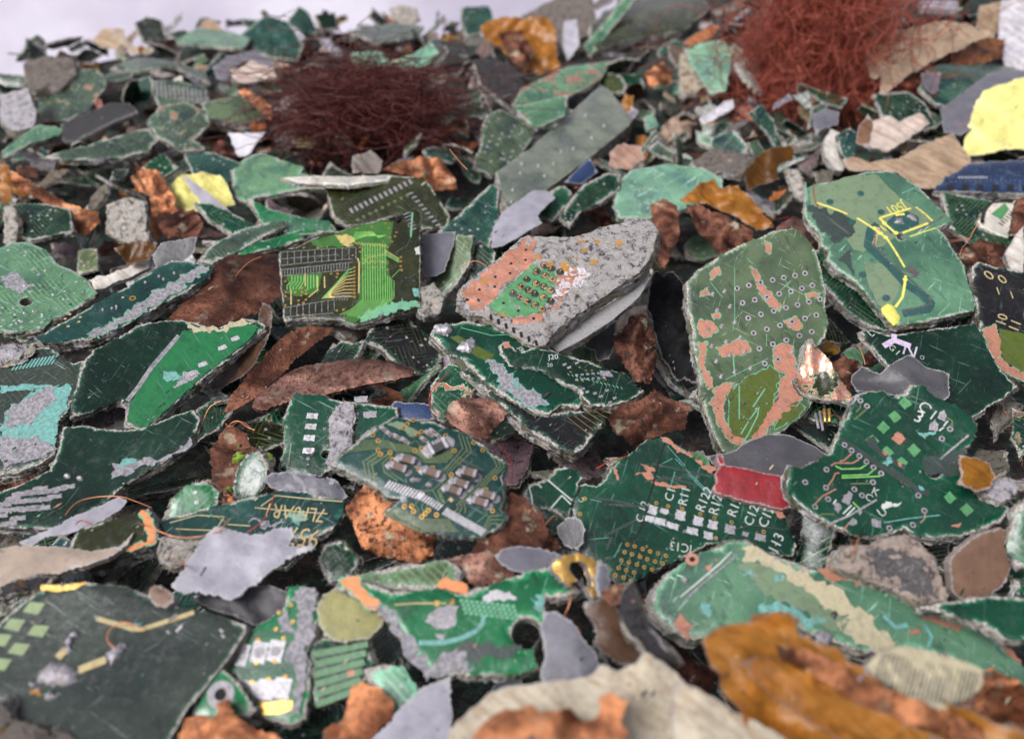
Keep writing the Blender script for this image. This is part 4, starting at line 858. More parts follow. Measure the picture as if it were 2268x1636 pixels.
def m_j20(M_, P):
    d_text(M_, P, 'J38', (117, 71), (120.5, 76), 'white'); d_text(M_, P, 'J20', (137, 78.8), (145.5, 78.5), 'white'); d_text(M_, P, '20', (136.5, 83.5), (140.5, 83.7), 'white')
    for i in range(12): d_rect(M_, P, [(156 + (i % 6) * 3.6, 89 + (i // 6) * 3.2 - (i % 6) * .3)], .75, .6, -10, 'solder', rough=.12)
    for q in '168,101 172,103 178,107 160,98 163,100 148,82 151,84 156,81 176,99 181,104'.split(): d_rect(M_, P, [tuple(map(float, q.split(',')))], 1.0, .7, 20, 'solder', rough=.3)
    d_poly(M_, P, '170,86 178,87 181,90 172,90', 'greyhair', 'patch', .3); d_via(M_, P, '152,87 158,84 162,86 166,86 187,88 175,92 160,93', .25)
    d_poly(M_, P, '107,68 112,67 113,72 108,71', 'barecu', 'patch', .4); d_row(M_, P, '150,88', '185,97', 14, 1.2, 1.5, .2, 'mint', 'text')
p('b', 'E', '105,69 109,66 114,70 118,75 124,72 130,70 145,75 165,80 178,86 190,88 194,95 201,99 190,106 176,109 165,109 160,103 158,97 148,95 142,90 132,86 124,83 112,83 108,77', 'narrow green board printed J20 with rows of small solder pads', (.05, -.45), 'dk', 'the J20 board', th=2.2, wear=.6, tr=0, fr=.45, marks=m_j20)
p('f', 'X', '1292,765 1310,735 1345,698 1365,715 1362,760 1350,795 1325,800 1318,775', 'creased black ribbon folded to a point beside the pin-stub block', (.1, -.6), 'filmdk', 'the creased black ribbon', crump=(1.3, 8))
p('c', 'X', '1355,745 1400,700 1432,700 1450,740 1455,800 1440,850 1405,845 1378,800', 'olive and copper crumpled foil beside the creased black ribbon', (-.1, -.6), 'cudk', 'the olive crumpled foil', crump=(2.0, 6), wear=1)
p('p', 'X', '1440,610 1490,600 1520,640 1530,720 1545,800 1550,850 1500,840 1465,790 1445,720 1435,660', 'black charred shreds matted between the pin-stub block and the via board', (0, -.5), 'black', 'the charred shreds', crump=(3.0, 4), th=1)
p('c', 'X', '1345,925 1380,890 1420,885 1450,860 1480,880 1530,900 1515,950 1470,960 1400,985 1365,960', 'dark mottled copper foil below the charred shreds', (.05, -.5), 'cudk', 'the mottled copper foil', crump=(1.6, 9), wear=.8)
def m_pin(M_, P):
    d_poly(M_, P, '22,81 40,66 60,49 85,30 92,32 94,50 86,58 76,66 60,78 50,92 44,100 36,100 24,92', 'barecu', 'under', .7)
    d_poly(M_, P, '47,98 52,92 64,80 74,72 82,64 90,57 100,58 112,66 112,78 106,92 98,102 82,106 66,107 56,104', 'padgreen', 'patch', .8)
    d_poly(M_, P, '66,108 82,107 100,102 112,92 118,78 114,66 132,60 140,66 124,78 118,92 108,104 90,112 72,113', 'barecu', 'under', 1.2)
    d_poly(M_, P, '100,94 122,82 145,72 150,60 128,58 116,68 112,86', 'ash', 'under', 1.8)
    for q, s in (('24,84', 2.2), ('43,71', 1.8), ('64,103', 2.4), ('96,48', 2.5), ('108,54', 2.5), ('120,58', 3.5), ('132,48', 2.2), ('154,33', 1.8), ('137,33', 1.8), ('150,52', 2), ('174,34', 2), ('142,40', 1.4)):
        x, y = map(float, q.split(',')); d_poly(M_, P, ' '.join(f'{x + s * 1.4 * math.cos(i):.1f},{y + s * math.sin(i):.1f}' for i in range(6)), 'rust', 'trace', 1)
    for q in '84,41 83.5,51 69.5,54.5 68.5,64 54,67.5 53.5,77 38.5,80 37.5,90 27,90 62,93 76.5,100.5 91.5,108'.split(): d_disc(M_, P, P.pts([tuple(map(float, q.split(',')))])[0], .36, 'hole', 'top', 10)
    for i in range(7): d_poly(M_, P, f'{48 + i * 7.4:.1f},{105 + i * 4.2:.1f} {50.3 + i * 7.4:.1f},{104 + i * 4.2:.1f} {51.5 + i * 7.4:.1f},{109 + i * 4.2:.1f} {49 + i * 7.4:.1f},{110 + i * 4.2:.1f}', 'hole', 'top', .05)
PINS = '102,56 109,60 117.5,63 94.5,62.5 102.5,66 109.5,69.5 85,70 94,74 101.5,77 108,80.5 79.5,77 86.5,80.5 93,84 101,87.5 71.5,84 78.5,87 85.5,91.5 108,91 93,95 99.5,98.5 133,85.5'.split()
m_pin0 = m_pin
def m_pin(M_, P):
    m_pin0(M_, P)
    for q in PINS[:-1]:
        c = P.pts([tuple(map(float, q.split(',')))])[0]; d_disc(M_, P, c, 1.05, 'slate', 'trace', 14); d_disc(M_, P, c, .8, 'barecu', 'pad', 14, .4)
P_ = p('g', 'O', '16,92 18,80 34,66 60,46 82,28 88,26 105,28 125,27 145,24 160,18 180,14 195,9 205,12 213,20 210,34 205,50 195,62 175,76 150,92 128,108 110,122 104,132 95,136 84,130 62,117 42,106 28,104 24,98',
  'thick fibrous block with gold pin stubs, bare copper and rust spots', (-.05, -.5), 'ashy', 'the pin-stub block', th=4.6, crump=(.35, 3.2), marks=m_pin, lift=2, name='pin_header_block', cat='board block')
for q in PINS: pin_on(P_, tuple(map(float, q.split(','))), P_.ob)
M2 = plate([Vector(P_.uv(*q)) for q in px('O', '106,124 150,94 180,74 200,55 206,50 207,58 196,76 170,98 140,118 116,130')], lambda u, v: -.0047, .0022, .0001, .0005, 0, 3, 'rubber', 'edge', (), .3)
o_ = M2.build('base_plate', P_.ob, COLS['filmdk'], seed=3.0)
# ------------------------------------------------------------------ via board and its neighbours
def m_via(M_, P):
    d_poly(M_, P, '32,100 42,92 60,83 66,88 62,104 60,118 44,132 36,132 32,118', 'olivewin', 'under', .5, 'mint'); d_poly(M_, P, '68,112 76,104 82,110 76,118 62,124', 'olivewin', 'patch', .4, 'mint')
    for a in ('46,16 50,20 54,28 60,36 67,42 66,47 58,42 54,36 50,26', '24,71 38,66 46,68 46,73 38,76 26,76', '61,70 70,68 74,70 76,80 74,92 68,88 62,84', '69,53 76,50 81,56 77,61 71,58', '13,52 20,54 25,60 18,65 12,62', '22,98 30,94 36,94 30,104 28,118 38,130 50,134 44,136 34,134 26,124 20,108',
              '14,34 18,32 20,36 14,38', '83,35 92,34 90,38 84,39', '19,22 25,17 26,22 20,26', '56,0 60,4 60,9 57,8', '21,49 26,47 27,50 22,52', '12,68 18,66 16,80 22,96 18,98 13,84', '76,84 84,90 80,104 72,112 60,122 52,132 46,134 54,120 64,104 66,92'):
        d_poly(M_, P, a, 'barecu', 'patch', .45, 'mint')
    for a in ('40,128 46,118 52,110 51,116 45,128 41,134', '39,96 39,118', '56,98 48,110', '35,76 36,90'):
        d_line(M_, P, a, .35, 'mint', 'text')
    for a in ('44,12 46,14 48,16', '36,18 36,50 35,60', '20,28 28,38', '57,62 57,70', '68,24 72,32 72,38', '30,92 58,78'): d_line(M_, P, a, .18, 'mint', 'text')
    d_via(M_, P, '37.5,32 45.3,30 53,28 61,26.5 68.3,25 75.8,23.5 82.3,22 41.2,41.5 49.2,39.5 57.3,37.6 65.3,35.6 73,34 80.2,32 87.2,30 45,51.5 53.3,49 61.7,46.8 69.8,44.7 77.4,42.8 84.9,40.8 92.2,39 48.4,61.4 57.2,58.8 65.9,56.3 73.8,53.8 82.3,51.7 89.8,49.5 52.2,71.6 61.1,68.6 70,66 78.7,63.1 86.8,60.5 55.8,81.4 64.6,78.6', .78, 'solder', .42)
    for q in '29.5,34 33,44 36.2,54.5 39.5,64.5 42.5,74 46.5,84.5 21.5,36 24.5,46.5 27.5,57 18.5,60 30.5,67 21,70 33,76 24,80 36,87 27,90 74,74'.split(): d_dome(M_, P, [(float(q.split(',')[0]) + 1.9 * math.cos(i), float(q.split(',')[1]) + 2.0 * math.sin(i)) for i in range(6)], .25, 'solder', rough=.25)
P_ = p('b', 'F', '4,28 12,20 24,12 38,4 50,-1 62,-6 75,-8 84,-1 90,8 92,14 94,24 96,34 96,45 98,55 96,64 90,70 82,76 76,84 72,92 78,100 88,106 84,112 70,124 55,134 38,143 28,139 22,128 16,110 12,88 8,60 5,44', 'large olive-green board drilled with a grid of solder-ringed vias', (-.06, -.75), 'sage', 'the via board',
  th=3.2, wear=.6, cu=.22, tr=0, fr=.55, marks=m_via, name='perforated_board_fragment')
# the peeled corner is a part of the board
f_out = [Vector(P_.uv(*q)) for q in px('F', '80,72 84,68 92,76 100,88 110,104 111,112 100,108 88,106 78,102 74,94 78,84')]
fc = Vector(P_.uv(*px('F', '78,90')[0]))
M2 = plate(f_out, lambda u, v: .0012 + .35 * max(0, (Vector((u, v)) - fc).length) - .02 * abs(math.sin(u * 700)) * .05, .0022, .0003, .0004, .0012, 5, 'board', 'edge', (), .5, 40)
o_ = M2.build('peeled_flap', P_.ob, COLS['ol'], seed=2.0, wear=1.0, cu=.7, fr=.8, tr=0.0); o_['label'] = 'dark peeled corner bent up with copper showing'
p('f', 'X', '1560,1010 1620,1000 1660,975 1700,960 1745,962 1800,985 1840,1010 1800,1030 1760,1060 1680,1050 1600,1040', 'flat charcoal film under the via board behind the red tube', (-.05, -.3), 'filmdk', 'the flat charcoal film', crump=(.3, 15))
def m_r122(M_, P):
    for q in '51,55.5 47.3,67.5 107.3,59 116.5,61.5 127.5,63.5 141.9,67.5 153,70.5 166.5,74 191.8,81.5 154.2,86.5 84.5,91.5 90.3,93 96.4,95 102.4,97 108.5,98.6 114.8,100.4 82.2,97.5 88.2,99.2 94.4,101.2 100.2,103 106.3,104.9 112.2,106.5 79.7,103.9 85.8,105.4 91.9,107.3 97.8,109.4 104,111.2 77.6,110 83.6,111.8 89.7,113.6 74.9,115.6 81.5,117.5 87.3,120'.split(): d_via(M_, P, q, .42)
    for q, w, h in (('104.5,64.5', 1.7, 1.9), ('113.5,65.5', 1.6, 1.2), ('102,71.5', 1.8, 1.3), ('110,73.5', 2.2, 1.4), ('120,77', 2.6, 1.3), ('126,68.5', 2.0, 2.0), ('140,73', 2.0, 1.9), ('135.5,81', 2.3, 1.4), ('151.5,76', 1.9, 1.8), ('148,84.5', 1.9, 1.5), ('165,79.5', 2.1, 1.8), ('177.5,83.5', 1.3, 1.1), ('189,86', 2.2, 1.4)):
        d_rect(M_, P, [tuple(map(float, q.split(',')))], w, h, -15, 'solderbright' if float(q.split(',')[0]) < 160 else 'solder', rough=.28)
    for s, a, b, sq in (('C', (50.5, 57.5), (49, 54.5), 1), ('C 12', (96.5, 74.5), (102, 57.5), 1), ('C1', (120, 58), (122.3, 48.5), 1), ('R11', (131, 61), (134.2, 46.5), 1), ('R122', (144.5, 66), (152, 47.5), 1), ('R12', (155.5, 68.5), (159.5, 53), 1), ('R12', (169.5, 70), (175, 55.5), 1), ('C126', (182.5, 77.5), (190, 58), 1), ('C12', (194, 79), (200.5, 63.5), 1), ('113', (203, 98), (209.5, 82), 1)):
        d_text(M_, P, s, a, b, 'white', sq=sq)
    d_text(M_, P, 'IC13', (135, 92), (116, 88.5), 'white', sq=1.1)
    for a in ('94,28 104,31 108,34 100,35', '91,36 100,34 108,41 120,44 134,49 118,47 104,43', '121,37 127,39 124,40', '110,6 116,8 128,16 146,30 154,32 152,36 144,32 130,20 116,12', '72,31 77,33 79,40 76,38', '196,63 206,65 209,70 204,69'): d_poly(M_, P, a, 'barecu', 'patch', .5)
    d_line(M_, P, '114,11 110,24 107,34 105,44 101,56 98,70 96,77 90,88', .35, 'hole', 'text')
    for a in ('60,55 80,58 100,64', '66,85 80,78 96,70', '68,96 72,86', '104,28 150,38', '98,42 130,38', '112,38 140,45', '70,60 98,62', '58,80 60,100 66,112'): d_line(M_, P, a, .5, 'slate', 'trace')
    for a in ('116,14 130,30', '122,24 128,30', '118,48 122,34', '126,62 128,48', '130,32 160,62', '112,28 120,24', '52,88 70,86', '74,102 80,90', '55,56 64,58', '132,36 150,54', '72,56 74,52'): d_line(M_, P, a, .13, 'turq', 'text')
    d_line(M_, P, '168,80 182,76 208,80', .3, 'slate', 'trace')
p('b', 'L', '44,45 52,43 60,46 68,40 73,30 84,22 94,14 102,8 110,8 120,12 134,20 146,30 154,38 160,48 180,58 196,64 208,68 212,80 218,92 214,100 190,98 165,92 150,90 135,98 118,106 104,112 92,120 80,124 66,108 52,100 48,84 42,66 40,56', 'deep green board printed R122 and C126 with rows of pads and gold vias', (.03, -.6), 'mid', 'the R122 board', th=1.8, wear=.55, cu=.03, tr=0, fr=.3, marks=m_r122)
def m_lline(M_, P):
    for a in ('7,46 9,53 10,61', '22,41 41,57', '33,53 19,69', '33,53 40,60', '14,44 17,47'): d_line(M_, P, a, .3, 'white', 'text')
p('b', 'L', '3,52 8,44 14,43 22,40 28,33 36,31 44,33 50,38 46,44 42,54 40,62 36,76 30,78 20,72 10,64', 'small glossy green board with thin white lines beside the R122 board', (.1, -.6), 'mid', 'the white-lined board', marks=m_lline, wear=.2, tr=0, fr=.3)
p('b', 'L', '14,62 30,66 38,70 36,82 26,84 18,76', 'dark green lower flake under the white-lined board', (.1, -.8), 'dk', wear=.3)
p('f', 'L', '29,78 36,71 42,69 48,72 51,80 50,90 46,96 37,93 30,84', 'oval charcoal flake with a worn white rim on the R122 board', (-.1, -.7), 'filmdk', crump=(.3, 14))
p('c', 'L', '0,52 6,58 14,66 20,74 28,88 32,94 22,98 8,92 0,88', 'dark copper foil with frayed green edge below the white-lined board', (.1, -.5), 'cudk', crump=(1.4, 8), wear=.6)
P_ = p('r', 'L', '155,22 160,21 162,28 180,32 200,36 214,40 212,50 215,62 205,64 190,60 170,56 156,51 152,47 155,42 153,36 157,30', 'flattened red plastic tube with a torn end lying by the R122 board', (.02, -.5), 'red', 'the red tube', th=3, crump=(.35, 9), bend=[(100, -1.3)], name='plastic_tube', cat='plastic tube')
def m_c31(M_, P):
    for q in ((118, 25), (108.5, 37), (98, 47), (88, 59), (101.5, 69.5), (126, 67.5), (114.5, 79), (159, 111), (174, 122)):
        x, y = q; d_poly(M_, P, f'{x - 6.2},{y - .5} {x},{y - 6} {x + 6.2},{y + .5} {x},{y + 6}', 'padgreen', 'patch', .12)
    d_poly(M_, P, '105,57 111,51 118,57 112,62', 'barecu', 'pad', .3); d_poly(M_, P, '97,70 101,69 100,73 98,72', 'barecu', 'pad', .3); d_poly(M_, P, '111,78 115,79 114,83 112,82', 'barecu', 'pad', .2); d_poly(M_, P, '83,60 92,56 94,64 88,66', 'slate', 'pad', .6)
    d_via(M_, P, '77,22.5 83,27.5 69,68 76,73 82.5,78.3 89,83.5 96,89 88.5,97 130,109 135.5,123 125,136 103.5,139 159,48.5 151.5,57.3 78.5,109 47.5,112.5 35.5,119.5 26.5,97 46,85.5 62.5,63 45.5,102 71.5,103.5', .62, 'solder', .45)
    for a, m_ in (('77,25 77,29 73,33', 'trace'), ('83,30 75,37 71,40', 'trace'), ('69,71 62,77 58,78', 'barecu'), ('76,76 70,79.5 54,79.5 50,82', 'barecu'), ('82.5,81 77,84.5 60,85 54,82', 'tracegreen'), ('89,86 84,90 60,91', 'tracegreen'), ('95,91.5 60,93', 'tracegreen'), ('86,98 68,98.5', 'trace'), ('58,88.5 54,89 52,94 47,101', 'barecu'), ('35.5,117 42,110 55,103', 'barecu'), ('39,129 42,126 53,126.5', 'trace'),
                  ('60,143 66,135', 'barecu'), ('136,126 136,130 132,134', 'barecu'), ('156,38 161,41 161,46', 'trace'), ('70,115 76,121', 'tracegreen')): d_line(M_, P, a, .3, m_)
    d_text(M_, P, 'C', (136.5, 22), (143, 29), 'white', mirror=True); d_text(M_, P, '3', (130, 31), (138.5, 35), 'white', mirror=True); d_line(M_, P, '146.5,32 141,39.5', .3, 'white', 'text')
    d_text(M_, P, 'C', (80.5, 111.5), (86, 115), 'white'); d_text(M_, P, 'K', (87, 107), (92.5, 110), 'white'); d_text(M_, P, 'U', (96.5, 129), (102, 126), 'white')
    for a in ('157,41 153,46', '153,47 149,50', '55,113 52,117', '69,118 61,126', '72,120 64,128'): d_line(M_, P, a, .3, 'white', 'text')
    for a in ('149,34 154,32 157,36 153,41 148,38', '140,44 145,40 149,45 148,50 139,49', '61,110 66,106 69,110 66,118 61,116', '53,118 58,116 61,121 57,125 53,122', '65,134 70,129 73,133 68,137', '87,133 92,131 96,134 95,139 88,138', '74,124 79,119 80,122 75,127'): d_poly(M_, P, a, 'solder', 'pad', .4)
    d_poly(M_, P, '128,50 134,53 146,51 144,55 134,57', 'turq', 'top', .5); d_poly(M_, P, '95,120 100,116 115,115 112,118 100,121', 'white', 'top', .6); d_poly(M_, P, '97,79 104,76 106,80 100,82', 'turq', 'top', .6); d_poly(M_, P, '131,100 134,101 136,104 132,104', 'turq', 'top', .3)
    d_poly(M_, P, '134,80 142,74 160,70 176,64 178,70 172,76 171,94 160,88 148,90 138,94', 'slate', 'under', .8); d_line(M_, P, '150,76 158,69 176,54', .4, 'greyhair', 'text'); d_line(M_, P, '49,135 66,128 92,113', .4, 'greyhair', 'text')
    d_line(M_, P, '98,134 122,130 150,127', .2, 'turq', 'text'); d_poly(M_, P, '160,137 168,133 169,135 163,138', 'barecu', 'pad', .4)
    for a in ('60,58 90,78 120,98 140,108', '104,84 130,104', '84,60 100,74 118,84'): d_line(M_, P, a, 1.2, 'slate', 'trace')
p('b', 'M', '16,84 24,84 38,77 50,70 54,58 64,40 70,28 76,18 84,14 97,13 108,20 118,16 124,8 134,8 140,15 150,20 165,27 178,36 184,45 183,54 178,62 172,68 170,82 172,94 180,102 192,105 200,112 214,120 206,132 190,138 170,146 150,147 128,145 118,138 110,144 90,145 78,146 66,142 52,137 36,128 22,118 12,108 10,96', 'wide dark green board with diagonal square pads and a drilled hole, beside the red tube',
  (-.08, -.6), 'mid', 'the square-pad board', th=1.9, wear=.5, tr=0, fr=.45, marks=m_c31, holes=[('144,85.5', 1.7)])
p('g', 'M', '182,100 196,98 212,92 220,96 222,106 206,116 196,110', 'white fibrous tongue behind the square-pad board', (0, -.5), 'white', th=2)
p('p', 'M', '166,98 170,88 168,72 182,74 196,80 202,92 196,102 184,105', 'rusty amber disc showing through the bite in the square-pad board', (0, -.6), 'amberdk')
# ------------------------------------------------------------------ capacitor board
def m_pads(M_, P):
    for q in ((206, 116), (205, 123), (204, 130.5), (203.5, 139)): d_rect(M_, P, [q], 2.6, 1.5, 0, 'solderbright', rough=.2); d_rect(M_, P, [q], .7, .8, 0, 'solder', 'top', rough=.2)
    d_line(M_, P, '192,134 190,149', .35, 'sage', 'text'); d_via(M_, P, '203,144 214,124.5 248,110', .35, 'solder')
    for q in ((232, 116), (244, 115), (238, 105)): d_rect(M_, P, [q], 3.0, 1.6, 5, 'solder', rough=.4)
p('b', 'D', '194,101 210,102 225,106 245,108 262,110 262,118 246,126 230,140 216,152 205,158 190,154 184,150 188,136 187,116', 'flat green board with a column of four bright pads behind the capacitor board', (.02, -.5), 'mid', 'the four-pad board', marks=m_pads, wear=.4, tr=0, fr=.5, holes=[('214.5,141', 1.0)])
p('g', 'K', '18,2 28,-4 38,0 40,14 37,28 36,44 30,56 20,62 10,68 6,66 12,52 10,34 10,16', 'curved grey crusty strip lying across the four-pad board', (.02, -.5), 'white', 'the grey crusty strip', th=2.2, fuzz=.15, crump=(.4, 4), bend=[(0, -1)])
p('c', 'X', '470,985 490,960 515,943 535,955 560,985 580,1000 590,1040 575,1085 540,1108 500,1095 470,1060 463,1020', 'rusty copper leaf dotted with green moss', (-.1, -.6), 'cudk', 'the mossy copper leaf', crump=(1.1, 9), wear=.4, marks=lambda M_, P: [d_dome(M_, P, ' '.join(f'{x + s * math.cos(i * .9):.0f},{y + s * math.sin(i * .9):.0f}' for i in range(7)), 1.0, 'moss', 'X', .8) for x, y, s in ((525, 1010, 12), (505, 1085, 10), (590, 1012, 12), (530, 990, 6))])
p('b', 'X', '515,1100 525,1040 545,1005 575,1000 590,1030 585,1080 560,1108', 'green board scrap with copper rim against the mossy copper leaf', (-.2, -.8), 'mid', cu=.3, wear=.8)
p('f', 'X', '578,1060 600,1048 650,1045 700,1050 745,1062 770,1100 745,1115 700,1095 640,1090 600,1080', 'grey melted film ribbon beside the silver disc', (0, -.5), 'film', 'the melted grey ribbon', crump=(1.5, 6))
p('c', 'X', '765,1125 800,1080 830,1060 870,1075 930,1130 965,1180 960,1225 925,1250 860,1235 800,1210', 'bright mottled copper chunk with yellow-white lichen-like stains under the capacitor board', (.05, -.5), 'orange', 'the stained copper chunk', crump=(1.5, 7), wear=.9, th=1.5)
p('c', 'X', '1040,1230 1060,1190 1100,1140 1130,1090 1165,1100 1200,1135 1215,1180 1190,1225 1140,1245 1080,1250', 'second mottled copper sheet, folded, touching the capacitor board', (-.05, -.5), 'cudk', 'the folded mottled copper', crump=(1.6, 9), wear=.6)
def m_cap(M_, P):
    d_via(M_, P, '60,35 66,41.5 66,52 68.5,57 79.5,54.7 82,63 99,22.7 105.5,18.3 95,27 115,31.3 110.5,34.8 142.5,35.8 107.5,52.8 114.8,50 152.5,52.8 174,43.8 184.5,52.3 112,74 127.5,72.2 134.3,77.7 149,80.2 179,83.5 198.5,83.8 188,97 95.8,116 104,115.5 106,121.5 123,120.5 119.5,124 115.5,127.5 132,125.5 195.5,121', .46, hole=.55)
    T = 'trace'
    for i in range(6): d_line(M_, P, f'{48 - i * 4},{41.5 + i * 2.6:.1f} {70},{41.5 + i * 1.6:.1f} {78 + i},{42 + i * 1.6:.1f} {84 + i * .5},{45.5 + i * 1.5:.1f} {100 + i * .6},{46.5 + i * 1.5:.1f} {109},{41 + i * 4 if i < 1 else 49 + i * 1.4:.1f} {121},{57 + i * 1.6:.1f} {138 + i},{58 + i * 1.6:.1f} {150},{45 + i * 2.2:.1f} {146 + i * .3:.1f},{41 + i * .8:.1f}', .16, T)
    for i in range(3): d_line(M_, P, f'{66 + i * 6:.1f},{54 + i * 1.2:.1f} {49 + i * 5},{65 + i * 2} {53 + i * 5},{84 + i * 1.8:.1f}', .3, T)
    d_line(M_, P, '82,57 71,67 73,77 88,87', .25, T); d_line(M_, P, '86,56.5 100,57 120,66 142,66 152,57', .16, T)
    for i in range(3): d_line(M_, P, f'{157 + i * 4.4},{34 + i} {162 + i * 5},{50 + i * 2} {140 + i * 3.5},{77} {143 + i * 3.5},{84.5} {127 + i * 4},{98} {112},{98}' if i < 1 else f'{157 + i * 4.4},{34 + i * 1.5} {162 + i * 5},{50 + i * 2} {140 + i * 3.5},{77} {146 + i * 2},{84.5} {131 + i * 2},{98} {136 + i * 3},{112}', .2, T)
    for i in range(3): d_line(M_, P, f'{196 + i * 5},{60 + i * 2} {201 + i * 4},{71} {155 + i * 4},{114} {157 + i * 4},{118} {150 + i * 7},{124}', .2, T)
    for i in range(7): d_line(M_, P, f'{84 - i * 1.3:.1f},{115 + i * 1.2:.1f} {94 - i * 1.5:.1f},{121 + i * 1.8:.1f} {112 - i * .3:.1f},{130.5 + i * 2.2:.1f} {147 + i * 1.6:.1f},{131 + i * 2.1:.1f}', .18, T)
    for i in range(3): d_line(M_, P, f'{186 + i * .5},{140 + i * 4} {192 + i * 1},{127 + i * 4} {207},{126 + i * 5}', .2, T)
    for a in ('110,110 108,114 112,120 109,124', '117,112 115,118 119,122', '122,114 120,118 123,120', '81,78 96,88', '97,84 98,90', '128,98 136,112', '138,100 136,106 142,113', '148,106 144,110', '86,60 90,62', '188,121 189,125 178,134', '108,36 112,32'): d_line(M_, P, a, .2, 'tracedim')
    d_row(M_, P, '80,87', '118,100', 12, -7, 8, .34, 'solderbright', 'top'); d_row(M_, P, '116,100.5', '139,114', 9, -6, 6, .3, 'solderbright', 'top'); d_row(M_, P, '145,118', '188,142', 21, -6, 7, .25, 'solderbright', 'top')
    for q in '72,28 79,34 87,37 96,41 128,31 123,33 118,40 134,36'.split():
        x, y = map(float, q.split(',')); d_rect(M_, P, [(x, y)], 2.0, .75, -35, 'solder', rough=.25); d_rect(M_, P, [(x + 1.5, y + 1)], 1.0, .7, -35, 'ceramic', 'top', rough=.1)
    for a in ('101,85 106,82 116,84 113,88 104,89', '119,90 123,87 129,90 127,94 121,94'): d_dome(M_, P, a, .5, 'solder')
    d_poly(M_, P, '76,22 88,19 110,32 106,36 90,30', 'sage', 'under', .4); d_line(M_, P, '147,110 150,107', .8, 'ochre', 'top')
    for a in ('150,62 175,80', '155,60 185,75', '165,52 178,58'): d_line(M_, P, a, .6, 'slate', 'under')
P_ = p('b', 'K', '12,68 24,56 44,42 60,30 76,20 84,15 98,15 112,18 130,22 150,27 166,34 184,46 192,55 204,61 212,68 210,76 204,82 207,92 207,105 204,120 212,127 204,136 196,144 178,151 160,150 140,148 124,144 108,138 92,128 74,121 84,114 92,108 76,104 62,92 48,84 30,76',
  'dark board carrying brown capacitors, a small resistor marked R00 and combs of solder', (.05, -.55), 'teal', 'the capacitor board', th=1.7, wear=.25, tr=0, fr=.3, marks=m_cap, name='populated_board_fragment')
for a, b, h, w, mt in (((91, 61), (108, 66), 1.3, 1.5, 'ceramic'), ((80.5, 69), (98, 75), 1.2, 1.5, 'ceramic'), ((118, 74.5), (136, 81), 1.2, 1.6, 'ceramic'), ((161, 77), (177, 81.5), 2.0, 1.6, 'ceramic'), ((151.5, 87), (168, 93), 1.1, 1.5, 'ceramic'), ((143.5, 94.5), (160, 100.5), 1.1, 1.5, 'ceramic'), ((181.5, 100), (198, 105.5), 1.1, 1.5, 'ceramic'), ((173, 108), (190, 113.5), 1.1, 1.5, 'ceramic')):
    box_on(P_, (a[0], a[1] + 1), (b[0], b[1] + 1), w, h, (mt, 'solder'), 'K', parent=P_.ob)
o_ = box_on(P_, (124, 53.5), (143, 44.5), 2.5, 1.0, ('chip', 'solderbright'), 'K', name='resistor', parent=P_.ob, cap=.18)
M2 = Mesh([]); LIFT['text'] += .95 + .03; d_text(M2, P_, 'R00', (128.5, 48.5), (137.5, 44.2), 'white', 'K'); LIFT['text'] -= .98
M2.build('printed_marking', o_)
# ------------------------------------------------------------------ lower left
def m_dk(M_, P):
    for i in range(9): d_rect(M_, P, [(10 + (i % 3) * 34 + (i // 3) * 18, 1130 - (i // 3) * 18 - (i % 3) * 3)], 3.2, 1.0, 12, 'solder', 'pad', 'X', .35)
    for q in ((8, 1118), (70, 1090), (90, 1082), (30, 1105), (132, 1083), (60, 1128), (120, 1100), (150, 1078), (0, 1142), (40, 1148), (95, 1125), (20, 1160)): d_rect(M_, P, [q], 3.0, 1.0, 12, 'solder', 'pad', 'X', .4)
    for q in ((150, 1055), (178, 1060)): d_dome(M_, P, ' '.join(f'{q[0] + 9 * math.cos(i):.0f},{q[1] + 6 * math.sin(i):.0f}' for i in range(6)), .7, 'solderbright', 'X')
    d_poly(M_, P, '75,147 90,146 115,140 127,130 124,138 108,146 92,150 74,158', 'greyhair', 'patch', .9, None, 'D'); d_poly(M_, P, '78,150 82,145 92,144 86,148', 'turq', 'top', .5, None, 'D')
p('b', 'X', '-30,1100 0,1088 60,1065 110,1040 128,1000 140,945 180,942 240,950 310,950 370,925 430,905 442,930 425,975 385,1010 330,1040 285,1062 255,1090 215,1120 180,1150 130,1172 60,1168 0,1165 -30,1165', 'long dark green board with rows of grey pads below the turquoise-scraped board', (.08, -.3), 'dk', 'the long dark board', th=2.0, wear=.4, tr=0, fr=.5, marks=m_dk)
p('b', 'X', '360,1165 380,1110 410,1075 450,1065 485,1090 480,1120 440,1140 400,1165', 'mid green chip standing behind the lettered teal strip', (.1, -.7), 'br')
p('f', 'G', '12,34 30,26 50,16 78,4 84,6 80,12 62,22 45,28 30,30 20,37', 'thin lilac-grey film lying under the long dark board', (.05, -.25), 'filmlt', 'the lilac-grey film', crump=(.4, 12))
def m_let(M_, P):
    d_text(M_, P, '7LF0AR1', (215, 12), (176, 8), 'ochre', sq=1.3); d_text(M_, P, '957', (212, 26), (190, 23), 'ochre', sq=1.3)
    for a in ('172,10 182,3 226,7', '112,21 130,16 148,17 142,26 116,25', '168,11 216,15', '150,22 165,23'): d_line(M_, P, a, .25, 'ochre')
    d_poly(M_, P, '163,20 176,18 188,22 176,25', 'greyhair', 'patch', 1); d_poly(M_, P, '186,18 200,14 205,20 192,20', 'turq', 'patch', 1)
p('b', 'G', '103,21 118,16 140,10 165,4 185,-1 205,2 227,6 226,14 220,24 205,31 180,31 150,32 128,34 110,33 104,28', 'lens-shaped teal strip with faded ochre lettering under the torn grey flake', (.02, -.35), 'teal', 'the lettered teal strip', th=1.6, wear=.9, tr=0, marks=m_let, fr=.6)
